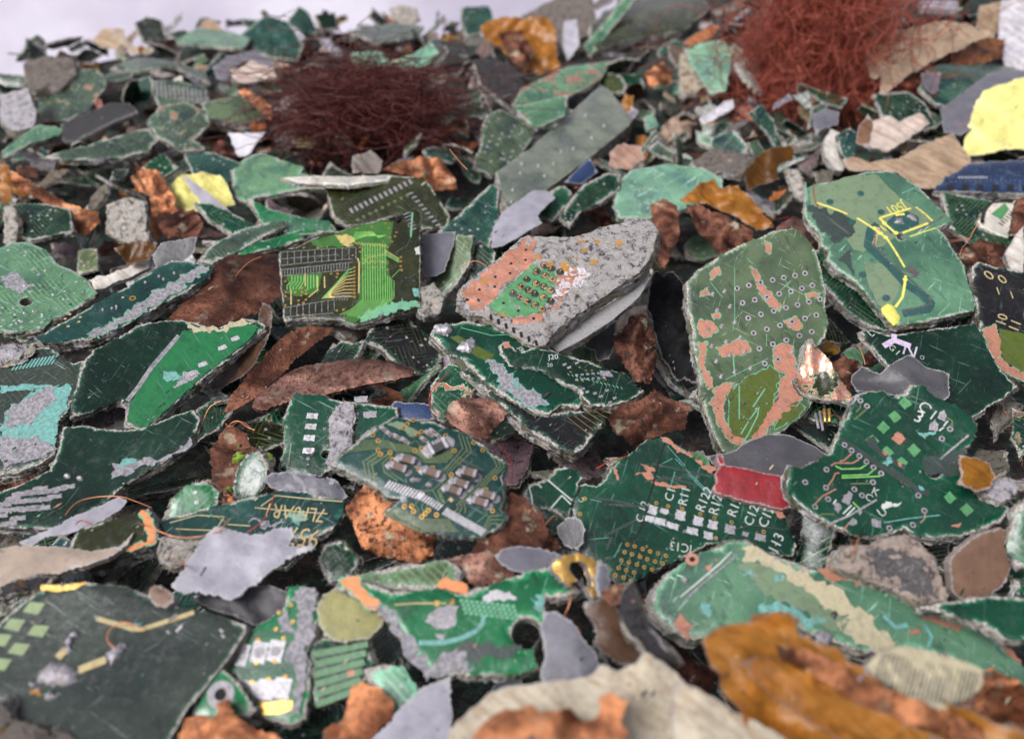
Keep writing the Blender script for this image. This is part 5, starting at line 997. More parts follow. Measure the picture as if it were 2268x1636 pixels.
p('g', 'G', '105,30 125,33 150,34 140,40 128,46 112,50 104,44', 'grey splintered underside below the lettered teal strip', (0, -.3), 'fib', th=2)
p('b', 'G', '44,40 52,24 70,20 88,14 98,11 102,20 104,32 96,37 80,38 68,44 58,46', 'thick olive board corner with an orange rim and split grey side', (.05, -.3), 'ol', 'the olive board corner', th=4.5, wear=.8, tr=0, cu=.12, marks=lambda M_, P: d_poly(M_, P, '92,14 97,12 101,22 102,33 90,38 74,39 70,42 72,38 88,36 98,32 97,22', 'orangecu', 'patch', .6, 'mint'))
p('f', 'G', '-10,38 5,36 20,35 40,36 60,39 78,36 88,26 84,34 74,42 60,47 45,52 30,57 14,62 -10,68', 'smooth beige plastic sheet with a frayed underside', (.02, -.2), 'beige', 'the beige sheet', th=1.2, crump=(.4, 18))
p('g', 'X', '0,1298 60,1280 120,1275 100,1290 30,1310 0,1322', 'blackened frayed fringe under the beige sheet', (0, -.3), 'filmdk', th=2)
p('r', 'X', '425,1325 455,1300 520,1290 600,1295 650,1315 640,1350 610,1375 575,1388 520,1365 460,1345', 'black spongy lump beneath the torn grey flake', (0, -.5), 'filmdk', 'the black spongy lump', th=5, crump=(1.5, 6))
def m_flake(M_, P): d_line(M_, P, '132,56 136,50', .3, 'grime', 'text')
p('f', 'G', '113,63 118,54 124,46 132,33 138,26 144,23 154,26 165,29 175,27 184,24 192,23 193,30 190,36 199,37 206,34 208,38 196,42 188,46 176,54 168,61 158,68 150,72 140,68 128,66 120,68', 'torn pale grey flake with a ragged hem lying on top of the lettered teal strip', (.0, -.4), 'filmlt', 'the torn grey flake', th=.6, crump=(.7, 12), marks=m_flake, rough=.6)
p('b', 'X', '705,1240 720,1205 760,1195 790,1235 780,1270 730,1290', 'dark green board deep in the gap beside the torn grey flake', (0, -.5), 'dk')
p('b', 'X', '680,1425 720,1412 780,1408 815,1425 825,1465 805,1515 760,1540 700,1560 672,1520', 'dark green board with broad lighter stripes beside the resin disc', (.02, -.5), 'dk', 'the striped dark board', marks=lambda M_, P: [d_line(M_, P, f'{690 + i * 2},{1450 + i * 22} {815 - i * 4},{1425 + i * 20}', 1.1, 'tracedim', 'trace', 'X') for i in range(6)] + [d_line(M_, P, '770,1492 785,1488', .9, 'barecu', 'text', 'X')], tr=0)
def m_washer(M_, P):
    c = P.pts([(145.5, 134)])[0]; d_disc(M_, P, c, 2.2, 'solder', 'ring', 20, 1.0); d_disc(M_, P, c, 1.0, 'hole', 'hole', 14)
def m_gpads(M_, P):
    for q in ((159, 108), (171, 106.5), (182, 105.5)): d_rect(M_, P, [q], 2.6, 3.6, -6, 'solderbright', 'pad', None, .2); d_disc(M_, P, P.pts([(q[0], q[1])])[0], .9, 'solder', 'top', 10)
    for q in ((164, 132), (175, 131), (186, 130)): d_rect(M_, P, [q], 2.8, 3.2, -4, 'solderbright', 'pad', None, .2)
    d_via(M_, P, '170,98 169,113 181,112 192,75 184,80 193,86 182,91 187,97 177,124 188,122 166,126', .34, 'gold')
    d_poly(M_, P, '170,139 180,138.5 193,138 192,144 184,147 172,147', 'gold', 'patch', .15); d_line(M_, P, '160,97 178,94 190,93', .3, 'slate'); d_line(M_, P, '152,119 176,116 196,115', .3, 'slate')
    d_poly(M_, P, '184,84 190,80 193,90 186,92', 'greyhair', 'patch', .8)
    d_poly(M_, P, '196,63 206,64 208,76 206,95 200,110 204,114 200,134 198,150 195,146 196,120 190,108 193,98 197,84 194,74', 'greyhair', 'top', .8)
p('b', 'G', '150,119 158,96 172,88 186,78 191,63 200,62 208,66 210,80 206,96 201,108 205,114 203,132 201,150 192,154 176,150 162,140 152,130', 'bright green board with rectangular pads and a gold bar beside the big charcoal board', (.0, -.45), 'br', 'the bright pad board', th=2, wear=.4, tr=0, marks=m_gpads, fr=.5)
p('b', 'G', '128,146 133,132 140,120 145,116 152,122 162,134 169,143 164,148 150,149 136,150', 'small green board with a single solder ring over the bright pad board', (.0, -.4), 'br', 'the solder-ring board', th=1.5, wear=.2, tr=0, marks=m_washer, fr=.4)
def m_big(M_, P):
    for q in ((22, 77), (9, 88), (25, 92), (12, 104), (0, 98), (-6, 83), (0, 114)):
        x, y = q; d_poly(M_, P, f'{x - 7},{y + 2.5} {x - 2},{y - 4} {x + 8},{y - 3} {x + 3},{y + 4.5}', 'padolive', 'patch', .08)
    d_poly(M_, P, '27,62 42,62 58,60 50,64.5 38,66.5 27,65', 'gold', 'patch', .1)
    d_line(M_, P, '64,84 88,91 94,91 110,86 128,80', .8, 'ochre', 'text'); d_line(M_, P, '38,110 44,104', 1.3, 'ochre', 'text'); d_line(M_, P, '52,118 70,111', 1.3, 'ochre', 'text'); d_line(M_, P, '40,128 42,124', 1.2, 'ochre', 'text')
    for a in ('26,118 34,113 46,114 52,119 48,126 34,130 25,126', '41,106 44,98 50,92 52,94 48,102 50,106 45,108', '68,112 72,106 80,100 84,102 80,110 74,115', '30,134 36,131 41,133 38,138 32,138', '19,126 25,123 28,128 22,130'): d_dome(M_, P, a, .7, 'solder', rough=.35)
    for q in '64,83.5 111,93 146,92 147,95.5'.split():
        x, y = map(float, q.split(',')); d_dome(M_, P, f'{x - 2},{y} {x},{y - 1.6} {x + 2.2},{y} {x},{y + 1.6}', .4, 'solderbright')
    d_dome(M_, P, '116,92 120,87 123,86 121,91 117,94', .5, 'solderbright'); d_dome(M_, P, '88,87 94,86 93,89 89,89', .3, 'turq'); d_line(M_, P, '95,106 104,101 110,95', .4, 'slate', 'text')
    d_poly(M_, P, '33,119 38,117 41,120 38,124 34,123', 'rust', 'top', .2); d_poly(M_, P, '20,130 26,130 26,136 20,135', 'rust', 'top', .4)
p('b', 'G', '-12,100 0,86 12,75 25,66 40,61 58,60 72,62 84,63 96,68 110,74 124,77 144,82 162,88 162,93 152,108 138,126 124,142 112,163 108,172 40,172 10,158 2,148 0,140 -12,140', 'big charcoal-green board with pale square pads and lumps of solder', (.05, -.33), 'slate', 'the big charcoal board', th=3, wear=.1, tr=0, fr=.5, marks=m_big, rough=.15, margin=.5)
p('r', 'G', '97,68 100,63 106,62 113,67 114,73 109,76 102,75', 'dark brown faceted ceramic nub on the rim of the big charcoal board', (0, -.5), 'brown', th=3, crump=(.5, 4), name='ceramic_nub', cat='ceramic piece')
p('g', 'G', '-12,140 0,138 6,150 24,156 44,160 60,170 -12,172', 'crusty grey-green edge lump under the big charcoal board', (.1, -.5), 'fibdk', th=5)
p('f', 'X', '728,1068 734,1060 741,1064 738,1072', 'tiny shiny silver disc on the melted grey ribbon', (0, -.2), 'white', crump=None, name='metal_flake', cat='metal flake', top='solderbright', th=.5, rough=.05)
# ------------------------------------------------------------------ lower centre
p('r', 'X', '703,1345 715,1315 740,1300 780,1298 815,1320 850,1352 848,1385 815,1412 760,1420 718,1408 704,1380', 'olive resin disc with a speckled chipped rim', (.02, -.55), 'oliveres', 'the resin disc', th=3.5, crump=(.25, 10))
p('c', 'H', '68,46 80,42 95,40 108,46 116,52 114,58 100,62 88,62 80,54', 'pink copper plate with grey stains behind the arc-scratched board', (.0, -.4), 'cupk', crump=(.5, 10), wear=.6)
p('f', 'H', '102,42 108,38 116,36 130,37 145,41 142,48 132,52 122,54 112,52 104,46', 'flat slate-grey film beside the gold ring', (.05, -.2), 'film', crump=(.3, 14))
p('b', 'H', '10,56 24,52 34,50 44,48 56,47 70,45 80,52 78,62 60,66 40,64 22,66', 'yellow-green board with a bite out of its rim behind the arc-scratched board', (.0, -.35), 'sage', wear=1, cu=.1, fr=1)
def m_h1(M_, P):
    d_poly(M_, P, '0,60 8,55 14,56 14,64 22,68 28,74 26,78 18,76 8,66', 'orangecu', 'patch', .4, 'mint'); d_poly(M_, P, '63,62 70,57 80,60 86,63 84,67 70,65', 'orangecu', 'patch', .3)
    d_poly(M_, P, '94,69 100,66 112,67 116,71 106,73 97,73', 'solderbright', 'patch', .4); d_poly(M_, P, '56,86 62,78 72,75 79,76 76,84 70,92 60,89', 'solder', 'under', .4); d_poly(M_, P, '62,94 70,92 69,97 64,98', 'solder', 'under', .4)
    d_line(M_, P, '95,82 94,87 90,92 80,97 68,100 52,100', .8, 'turq', 'text'); d_line(M_, P, '36,75 50,74 70,74', .3, 'ochre', 'text')
    d_rect(M_, P, [(64, 74), (74, 73)], .8, 1.0, 0, 'gold', rough=.2)
    for i in range(44): d_rect(M_, P, [(80 + (i % 11) * 3.4 + (i // 11), 72 + (i // 11) * 2.7 + (i % 11) * .4)], .7, .6, 5, 'mint', 'trace', rough=.15)
    d_poly(M_, P, '68,104 84,101 105,100 122,104 122,108 98,108 76,112', 'slate', 'under', .8); d_poly(M_, P, '66,106 76,104 84,108 88,118 70,120 60,118', 'greyhair', 'patch', 1.2)
    d_poly(M_, P, '18,76 24,74 32,76 40,86 44,96 50,104 58,114 68,122 60,124 48,112 40,102 34,90 26,80', 'greyhair', 'patch', .9)
    d_poly(M_, P, '124,68 134,70 136,80 128,78', 'turq', 'under', .9)
p('b', 'H', '-2,62 6,55 18,60 34,66 50,66 64,64 78,68 88,66 100,61 112,57 128,52 142,49 152,56 158,66 150,68 136,70 135,78 138,86 134,94 127,103 128,110 131,116 122,119 104,120 88,121 76,120 66,122 56,116 46,106 40,94 32,82 20,76 6,68', 'bent green board with orange copper patches and a curved white scratch', (.0, -.45), 'br', 'the arc-scratched board', th=2.2, wear=.6, tr=0, fr=.7, marks=m_h1, holes=[('123,94', 2.6)], bend=[(90, -.35)])
P_ = p('g', 'H', '140,50 143,45 150,42 158,41 166,43 171,50 173,60 172,66 168,72 164,66 160,58 154,60 152,64 146,58', 'battered gold and silver ring standing at the end of the arc-scratched board', (.25, -.8), 'cream', 'the gold ring', th=2.6, holes=['152,47 158,46 163,50 166,58 166,64 160,62 154,56 151,51'], name='metal_ring', cat='metal ring', top='gold', side='greyhair', crump=(.6, 5), fuzz=.2)
p('f', 'X', '1325,1240 1345,1250 1352,1290 1345,1330 1325,1320 1318,1280', 'upright grey plastic tongue behind the gold ring', (.3, -.9), 'film', crump=(.5, 10), th=.8)
p('k', 'H', '160,74 172,70 182,74 186,88 198,100 206,110 196,116 182,114 172,104 168,92', 'murky olive film between the gold ring and the light green slab', (.1, -.6), 'brown', 'the murky olive film', crump=(1.4, 12))
p('c', 'X', '1330,1310 1360,1290 1400,1300 1395,1330 1350,1345', 'small olive and copper crumb by the gold ring', (0, -.5), 'cudk', wear=1)
def m_i1(M_, P):
    d_poly(M_, P, '36,50 46,44 58,46 76,58 98,72 110,84 104,92 92,88 82,80 66,72 50,62 42,54', 'sage', 'patch', .8)
    d_poly(M_, P, '108,68 114,76 110,84 98,78 88,68 72,58 58,50 44,44 38,38 46,37 62,46 84,54 100,62', 'cream', 'trace', .8)
    d_poly(M_, P, '114,76 122,80 134,92 142,102 134,106 120,100 108,92 108,84', 'cream', 'patch', 1.0)
    for a in ('90,50 108,52 111,58 100,60 92,54', '112,56 120,60 116,62', '158,80 164,82 190,90 182,91 162,86', '208,98 222,106 226,114 216,108', '22,42 26,46 24,47', '16,50 20,49 22,52 17,53', '150,92 158,92 158,94 152,94', '0,80 8,90 4,98 -4,90', '20,96 26,94 24,102 16,104'): d_poly(M_, P, a, 'barecu', 'top', .5)
    d_line(M_, P, '0,70 12,60 26,48 34,40', .3, 'white', 'text'); d_line(M_, P, '2,73 16,60 32,47 38,42', .35, 'greyhair', 'text')
    for a in ('50,76 64,74 80,80 96,84 88,90 70,86 56,82', '40,52 46,50 48,55 42,56', '60,52 66,50 70,56 62,57', '12,74 20,78 14,84', '104,76 108,72 108,78'): d_poly(M_, P, a, 'turq', 'patch', 1.0)
    d_line(M_, P, '134,82 142,90 150,88', .8, 'turq', 'text'); d_line(M_, P, '161,88 166,96 163,103', .6, 'turq', 'text')
    d_dome(M_, P, '98,81 102,78 105,81 102,85', .4, 'chip'); d_dome(M_, P, '0,58 4,56 6,59 3,61', .5, 'solder'); d_dome(M_, P, '88,94 94,91 102,95 98,102 90,100', .5, 'solder')
    d_via(M_, P, '8,45', 1.2, 'barecu')
p('b', 'I', '-16,64 -6,52 6,44 20,38 36,33 46,34 60,42 76,47 90,52 106,50 116,52 124,62 140,68 152,72 170,80 190,88 206,96 222,110 232,120 232,142 218,134 206,122 190,114 170,108 150,104 136,106 120,106 104,100 88,94 74,86 62,84 48,88 34,92 22,96 6,98 -8,90 -20,78', 'very long light green slab with cream resin seam running to the corner', (.0, -.4), 'pale', 'the light green slab', th=2.6, wear=1, cu=.12, tr=0, fr=.7, marks=m_i1)
p('g', 'H', '186,66 192,60 196,72 200,86 212,102 222,112 214,118 202,106 190,92 184,78', 'charred black frayed rim along the near side of the light green slab', (-.3, -.7), 'filmdk', th=3)
p('g', 'I', '104,50 107,38 116,35 126,36 140,30 150,29 160,36 168,44 172,56 177,68 176,76 160,76 150,70 138,64 124,58', 'dark weathered wood lump streaked white beside the square-pad board', (.0, -.6), 'wood', 'the weathered wood lump', th=6, name='wood_lump', cat='wood piece', crump=(1, 7), marks=lambda M_, P: d_poly(M_, P, '124,40 142,38 156,42 164,54 168,68 152,66 136,56 124,48', 'grime', 'patch', 2))
p('r', 'I', '178,46 186,36 198,28 212,24 219,30 220,46 216,60 204,70 190,74 180,66', 'smooth dark olive disc standing below the square-pad board', (.2, -.8), 'brown', 'the dark olive disc', th=2, crump=None)
p('b', 'I', '158,76 175,73 190,71 208,69 232,71 232,98 218,98 200,88 180,82', 'clean mid green board behind the light green slab at the corner', (.0, -.4), 'mid', 'the clean green corner board', wear=.2, tr=0)
p('b', 'I', '216,40 219,14 228,6 232,6 232,52 222,50', 'upright green strip with a frayed white side at the picture rim', (-.5, -.9), 'mid', fr=.8, tr=1)
p('r', 'H', '132,90 134,80 142,78 152,86 160,96 168,106 172,118 170,130 158,134 148,130 136,132 132,120 136,106', 'melted charcoal plastic lump in front of the arc-scratched board', (.0, -.6), 'film', 'the melted charcoal lump', th=5, crump=(1.6, 9))
p('b', 'H', '16,118 30,114 42,116 50,128 52,140 44,152 30,148 22,134', 'cream and turquoise crusted board scrap near the orange copper flap', (.0, -.5), 'mint', 'the crusted turquoise scrap', wear=1, fr=1.2, th=3)
p('c', 'H', '-12,158 2,150 8,130 14,125 28,130 35,138 34,150 24,158 16,172 -14,172', 'orange copper flap at the very front beside the grey triangle', (.0, -.5), 'orange', 'the orange copper flap', crump=(1.0, 14), wear=.1, th=.4)
p('f', 'H', '14,172 24,160 40,144 52,130 66,124 73,121 73,172', 'smooth grey plastic triangle at the very front', (.0, -.25), 'filmlt', 'the grey triangle', crump=None, th=.5)
p('c', 'G', '118,160 122,150 134,147 141,149 143,139 150,138 156,150 168,156 182,160 192,168 192,180 116,180', 'curled orange copper strip in front of the solder-ring board', (.0, -.5), 'orange', 'the curled orange strip', crump=(1.8, 9), wear=.05, th=.5)
p('p', 'H', '70,172 72,158 84,146 96,136 110,128 130,126 150,124 168,120 172,114 184,118 196,112 200,106 212,112 222,120 234,132 234,176', 'large torn cream paper mass at the very front', (.0, -.45), 'cream', 'the cream paper', crump=(2.2, 12), th=1)
p('c', 'H', '84,172 90,158 100,148 110,144 124,141 140,145 152,143 160,152 172,146 170,136 180,132 190,138 184,150 190,160 180,176', 'glowing orange copper fold wrapped in the cream paper', (.0, -.45), 'orange', 'the wrapped copper fold', crump=(1.8, 8), wear=.15, th=.6, margin=3.5)
p('p', 'I', '-4,126 8,128 22,136 36,144 52,152 70,162 84,174 -4,176', 'smooth cream sheet curving across the front beside the big amber film', (.05, -.3), 'cream', 'the smooth cream sheet', crump=(1.0, 16), th=1)
p('c', 'I', '184,142 196,120 206,116 222,124 234,134 234,165 215,160 196,156', 'brown crumpled copper and film at the front corner', (.0, -.5), 'orange', crump=(2.2, 8), wear=.5)
p('k', 'I', '14,96 26,90 38,87 48,86 62,80 72,80 78,84 77,92 88,98 106,106 124,116 146,126 166,134 186,142 208,152 232,160 232,176 60,176 48,160 36,140 26,122 18,108', 'big glowing amber film heaped across the front corner', (.0, -.5), 'amber', 'the big amber film', crump=(3.2, 6), th=.2)
p('k', 'I', '40,112 62,108 90,122 120,138 150,152 178,168 120,172 80,148 52,128', 'long pleated amber strip folded over the big amber film', (.1, -.6), 'amber', crump=(2.4, 4.5), th=.2)
p('c', 'I', '62,100 84,104 110,116 140,132 168,142 200,156 196,168 150,152 118,140 88,122 68,112', 'glossy copper pleat running between the amber folds at the front corner', (.1, -.6), 'orange', crump=(1.8, 4.5), wear=.2)
p('k', 'I', '48,82 66,78 80,84 78,94 62,96 46,92', 'bright amber peak of film standing against the light green slab', (.0, -.9), 'amber', crump=(1.6, 4), th=.2)
def m_tile(M_, P): d_row(M_, P, '134,106', '196,120', 22, -6, 24, .22, 'grime', 'trace')
p('g', 'I', '125,114 130,108 138,104 150,101 168,106 186,112 200,118 200,126 196,134 184,139 178,142 170,149 158,143 146,134 134,124 126,119', 'cream fibrous tile with fine grey ribs resting on the big amber film', (.0, -.5), 'cream', 'the ribbed cream tile', th=2.5, marks=m_tile, fuzz=.3, top='cream')
# ------------------------------------------------------------------ loose copper wires
def mat_wire(name, c):
    b = NB(name); b.out(c, .35, .5); return b.m
WIRES = [('X', '500,938 505,950 530,930 548,940 555,948', 'cu', 'short bent copper wire above the mossy copper leaf'),
 ('E', '72,87 62,96 58,104 60,112 66,116', 'red', 'red enamelled wire arcing beside the wide copper plate'),
 ('E', '98,128 106,134 111,142 114,150 113,160', 'red', 'thin red wire hanging beside the capacitor board'),
 ('G', '43,16 48,8 60,4 78,3 88,6 100,11', 'cu', 'fine copper wire looping over the lilac-grey film'),
 ('G', '50,22 52,19 57,20 61,22', 'red', 'tiny red wire loop on the lilac-grey film'),
 ('G', '181,2 178,12 172,22 163,27', 'red', 'bright red wire crossing the lettered teal strip'),
 ('G', '91,21 98,23 108,28 118,31 134,30 146,26 152,18', 'cu', 'copper wire lying across the near end of the lettered teal strip'),
 ('G', '113,39 110,47 117,44 123,50', 'cu', 'kinked copper wire under the lettered teal strip'),
 ('G', '94,91 88,88 80,86 73,90 70,96 72,101 76,104', 'cu', 'copper wire curl on the big charcoal board'),
 ('N', '21,23 20,31 23,40 26,48', 'red', 'short red wire standing at the corner of the J501 board'),
 ('N', '164,97 164,88 172,80 177,70 182,62', 'cu', 'copper wire near the rusty copper strip'),
 ('N', '155,80 164,79 176,77 168,76 158,79 150,78', 'cu', 'tuft of fine copper wire between the J501 board and the rusty copper strip'),
 ('M', '208,20 207,28 213,38 221,52 226,68 225,82', 'cu', 'long copper wire running down beside the square-pad board'),
 ('C', '44,146 52,143 56,145 64,145 72,143', 'red', 'red wire lying by the pink copper dome'),
 ('C', '182,84 188,82 193,79 198,78', 'cu', 'fine copper wire on the purple-grey film'),
 ('B', '72,98 76,104 84,112', 'cu', 'loose copper wire below the black charred plate'),
 ('D', '155,24 160,18 166,13 172,11', 'cu', 'short copper wire on the purplish copper sheet'),
 ('D', '144,131 150,122 157,118 163,124 168,125', 'cu', 'wire bent double in the gap behind the four-pad board'),
 ('D', '133,123 136,112 142,107 146,106', 'cu', 'thin wire curling in the shadow below the folded board'),
 ('H', '152,60 153,68 151,76 148,82', 'cu', 'copper wire dangling from the gold ring'),
 ('L', '60,32 68,27 76,24 84,22', 'red', 'faint red wire behind the R122 board'),
 ('L', '20,76 24,70 30,68 36,74', 'cu', 'hair-thin wire arched by the oval charcoal flake'),
 ('I', '113,43 115,37 118,31', 'cu', 'short copper wire bridging to the weathered wood lump'),
 ('F', '117,69 121,75 122,82', 'cu', 'small copper wire in the gap beside the peeled flap'),
 ('K', '0,83 8,82 14,83', 'blk', 'short black wire across the silver disc'),
 ('M', '42,32 52,36 62,38', 'red', 'dark red wire under the via board'),
 ('O', '20,57 32,51 40,53 46,57', 'cu', 'fine wire over the curved pale strip'),
 ('N', '186,60 187,50 195,42 205,39 216,40', 'blk', 'stiff black wire loop on the pale chip-lead board')]
WM = dict(cu=mat_wire('copper_wire', (.62, .25, .12)), red=mat_wire('red_enamel', (.50, .05, .03)), blk=mat_wire('black_wire', (.03, .03, .03)))
for t_, q, c, lab in WIRES:
    pp = px(t_, q); m0 = None
    T = [min([h.t(*a) - h.amp for h in HERO if h.cover(*a)], default=None) for a in pp]
    ok = [t for t in T if t]; base = min(ok) if ok else .2
    T = [(t if t and t < base * 1.06 else base * 1.02) - .0008 for t in T]
    cu = bpy.data.curves.new('w', 'CURVE'); cu.dimensions = '3D'; cu.resolution_u = 8
    cu.bevel_depth = (.00011 if c != 'blk' else (.0006 if 'loop' in lab else .0002)); cu.bevel_resolution = 1; sp = cu.splines.new('NURBS'); sp.points.add(len(pp) - 1); sp.order_u = 3; sp.use_endpoint_u = True
    W3 = [CAM + ray(*a) * (t - rnd.uniform(0, .001)) for a, t in zip(pp, T)]; o0 = W3[0]
    for i, a in enumerate(W3): sp.points[i].co = (*(a - o0), 1)
    tmp = bpy.data.objects.new('t', cu); COL.objects.link(tmp); me = bpy.data.meshes.new_from_object(tmp.evaluated_get(bpy.context.evaluated_depsgraph_get())); bpy.data.objects.remove(tmp)
    me.materials.clear(); me.materials.append(WM[c]); o = bpy.data.objects.new('loose_wire', me); COL.objects.link(o); o.location = o0; o['label'] = lab; o['category'] = 'wire'
# straight solder-tinned leads under the via board
for i, (a, b) in enumerate((((36, 34), (39, 48)), ((40, 33), (43, 50)), ((44, 30), (45, 42)), ((48.5, 30), (49, 42)))):
    A, B = px('M', [a, b]); P0, P1 = CAM + ray(*A) * .203, CAM + ray(*B) * .2
    M_ = Mesh([]); d = (P1 - P0); z = d.normalized(); x = z.orthogonal().normalized(); y = z.cross(x); n = 8; V = []
    for w in (0, 1): V += [tuple(d * w + (x * math.cos(k * .785) + y * math.sin(k * .785)) * .00035) for k in range(n)]
    M_.add(V, [(k, (k + 1) % n, n + (k + 1) % n, n + k) for k in range(n)] + [tuple(range(n))[::-1], tuple(range(n, 2 * n))], 'solder' if i < 2 else 'gold', True)
    o = M_.build('metal_lead'); o.location = P0; o['label'] = ('grey' if i < 2 else 'gold-tipped') + ' metal lead hanging below the via board, ' + ('first', 'second', 'third', 'last')[i] + ' of the four'; o['category'] = 'metal lead'; o['group'] = 'leads below the via board'

# ------------------------------------------------------------------ the rest of the heap
def rand_outline(rr, w, h, kind):
    n = {'triangular': 3, 'squarish': 4, 'long narrow': 4, 'many-sided': 6, 'rounded': 8}[kind]; a0 = rr.uniform(0, 6.28); pts = []
    for i in range(n):
        a = a0 + (i + rr.uniform(-.18, .18)) * 2 * math.pi / n; r = rr.uniform(.78, 1.12) if kind != 'rounded' else rr.uniform(.94, 1.06)
        pts.append(Vector((math.cos(a) * w * r, math.sin(a) * h * r)))
    out = []
    for i, a in enumerate(pts):                          # bites and jogs along the sides
        b = pts[(i + 1) % n]; out.append(a); d = b - a; nr = Vector((-d.y, d.x)).normalized()
        for t in sorted(rr.uniform(.15, .85) for _ in range(rr.randint(1, 3) if kind != 'rounded' else 0)): out.append(a.lerp(b, t) + nr * rr.uniform(-.06, .10) * d.length)
    return out
PROTO = {}; OUTL = {}
SHAPES = ['triangular', 'squarish', 'long narrow', 'many-sided', 'rounded']
def proto(kind, i):
    k = (kind, i)
    if k in PROTO: return PROTO[k]
    rr = random.Random(f'{kind}{i}'); sh = SHAPES[(0, 1, 2, 3, 1, 2, 4)[i % 7]] if kind in 'bf' else SHAPES[(0, 1, 3)[i % 3]]
    r = {'b': .0115, 'c': .0095, 'f': .0085, 'k': .0085, 'g': .0085, 'p': .0085}[kind] * rr.uniform(.8, 1.25); asp = .36 if sh == 'long narrow' else rr.uniform(.42, .85)
    nm, ct, tp, si, t0, cr, fz = KIND[kind]
    th = min(2.0, t0) * rr.uniform(.6, 1.1); H = heightfn((cr[0], cr[1]) if cr else None, [(rr.uniform(0, 180), rr.uniform(-.5, .5))] if kind in 'bf' else None, (), i * 3.1 + 50)
    ol_ = rand_outline(rr, r, r * asp, sh)
    M_ = plate(ol_, H, th * mm, .4 * mm, .5 * mm, (1.3 if kind in 'ckp' else 1.9) * mm, i + 100, tp, si, (), fz * .5, 60 if kind in 'bg' else 0)
    tmp = M_.build(nm); me = tmp.data; bpy.data.objects.remove(tmp)
    OUTL[me.name] = ol_; PROTO[k] = (me, sh, r); return PROTO[k]
TONE = {'b': [('dark green', 'dk', 30), ('green', 'mid', 16), ('bright green', 'br', 4), ('pale green', 'pale', 12), ('mint', 'mint', 4), ('grey-green', 'gg', 12), ('teal', 'teal', 8), ('olive', 'ol', 8), ('black', 'black', 9), ('sage', 'sage', 6)],
        'c': [('brown copper', 'cudk', 5), ('orange copper', 'orange', 2), ('pink copper', 'cupk', 1)], 'f': [('grey', 'film', 3), ('light grey', 'filmlt', 2), ('charcoal', 'filmdk', 2)],
        'k': [('amber', 'amber', 2), ('dark amber', 'amberdk', 1)], 'g': [('grey', 'fib', 2), ('dark grey', 'fibdk', 2), ('cream', 'cream', 1)], 'p': [('tan', 'tan', 1), ('cream', 'cream', 1), ('off-white', 'wood', 1)]}
NOUN = {'b': 'board chip', 'c': 'foil crumple', 'f': 'plastic flake', 'k': 'film scrap', 'g': 'fibre chunk', 'p': 'paper scrap'}
from mathutils import Matrix
FIL = []; rr = random.Random(21)
def try_place(x, y, dz, sc, tilt):
    kind = rr.choices('bcfkgp', (62, 7, 6, 2, 18, 3) if y < .29 else (50, 11, 9, 4, 18, 7))[0]; i = rr.randrange(14 if kind == 'b' else 6)
    if y > .29 and kind in 'bf' and rr.random() < .45: i = rr.choice((2, 5, 9, 12)) if kind == 'b' else rr.choice((2, 5))
    me, sh, r = proto(kind, i); far = y > .29
    tn = rr.choices(TONE[kind], [t[2] * ({'dk': 1.6, 'mid': .6, 'br': .15, 'pale': .15, 'mint': .08, 'gg': .6, 'sage': .3, 'black': 3, 'ol': 2, 'orange': .15, 'cupk': .3, 'filmlt': .3, 'fibdk': 3, 'cream': .15, 'wood': .3, 'tan': .4}.get(t[1], 1) if not far else {'pale': .6, 'orange': .7, 'wood': .15, 'filmlt': .3, 'cream': .2, 'dk': .6, 'mid': .35, 'br': .25, 'mint': .5, 'black': 2.2, 'gg': 1.8, 'ol': 1.8, 'fibdk': 3, 'cudk': 1.5}.get(t[1], 1)) for t in TONE[kind]])[0]  # near pieces weighted to dark tones, putting the gaps' shade into their colour
    if far: sc *= .84; tilt *= 1.45
    n = Vector((rr.gauss(0, tilt), rr.gauss(-.05, tilt), 1)).normalized(); a = rr.uniform(0, 6.28)
    u = Vector((math.cos(a), math.sin(a), 0)); u = (u - n * u.dot(n)).normalized(); v = n.cross(u); o = Vector((x, y, S(x, y) + dz - (.009 if y < .3 else 0)))
    R = [o + (u * math.cos(k * .785) + v * math.sin(k * .785)) * r * sc * .95 for k in range(8)] + [o + (u * math.cos(k * 1.57) + v * math.sin(k * 1.57)) * r * sc * .5 for k in range(4)] + [o]
    worst = 1.0
    for q in R:                                        # never in front of a piece of the upper layer
        X, Y, z = project(q)
        if not (-150 < X < 2420 and -200 < Y < 1800): continue
        for h in HERO:
            if h.lo[0] <= X <= h.hi[0] and h.lo[1] <= Y <= h.hi[1] and inside([(X, Y)], h.poly)[0]:
                worst = max(worst, (h.t(X, Y) + .0032 + h.amp) / z)
    if worst > 1.32 or rr.random() < (.12 if y > .3 else .22): return
    o = CAM + (o - CAM) * worst
    ob = bpy.data.objects.new(KIND[kind][0], me); COL.objects.link(ob)
    ob.matrix_world = Matrix(((u.x, v.x, n.x, o.x), (u.y, v.y, n.y, o.y), (u.z, v.z, n.z, o.z), (0, 0, 0, 1))) @ Matrix.Scale(sc, 4)
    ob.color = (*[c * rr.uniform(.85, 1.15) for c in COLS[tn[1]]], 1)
    ob['seed'] = float(len(FIL) % 97) * 1.3; ob['wear'] = rr.uniform(.3, 1.0); ob['cu'] = max(0.0, rr.uniform(-.5, .6)) if kind == 'b' else 0.0; ob['fr'] = rr.uniform(.3, 1.0); ob['tr'] = rr.choice((0.4, .8, 1.0)) if kind == 'b' else 0.0
    FIL.append((ob, kind, sh, tn[0], sc, o))
CELL = .0172
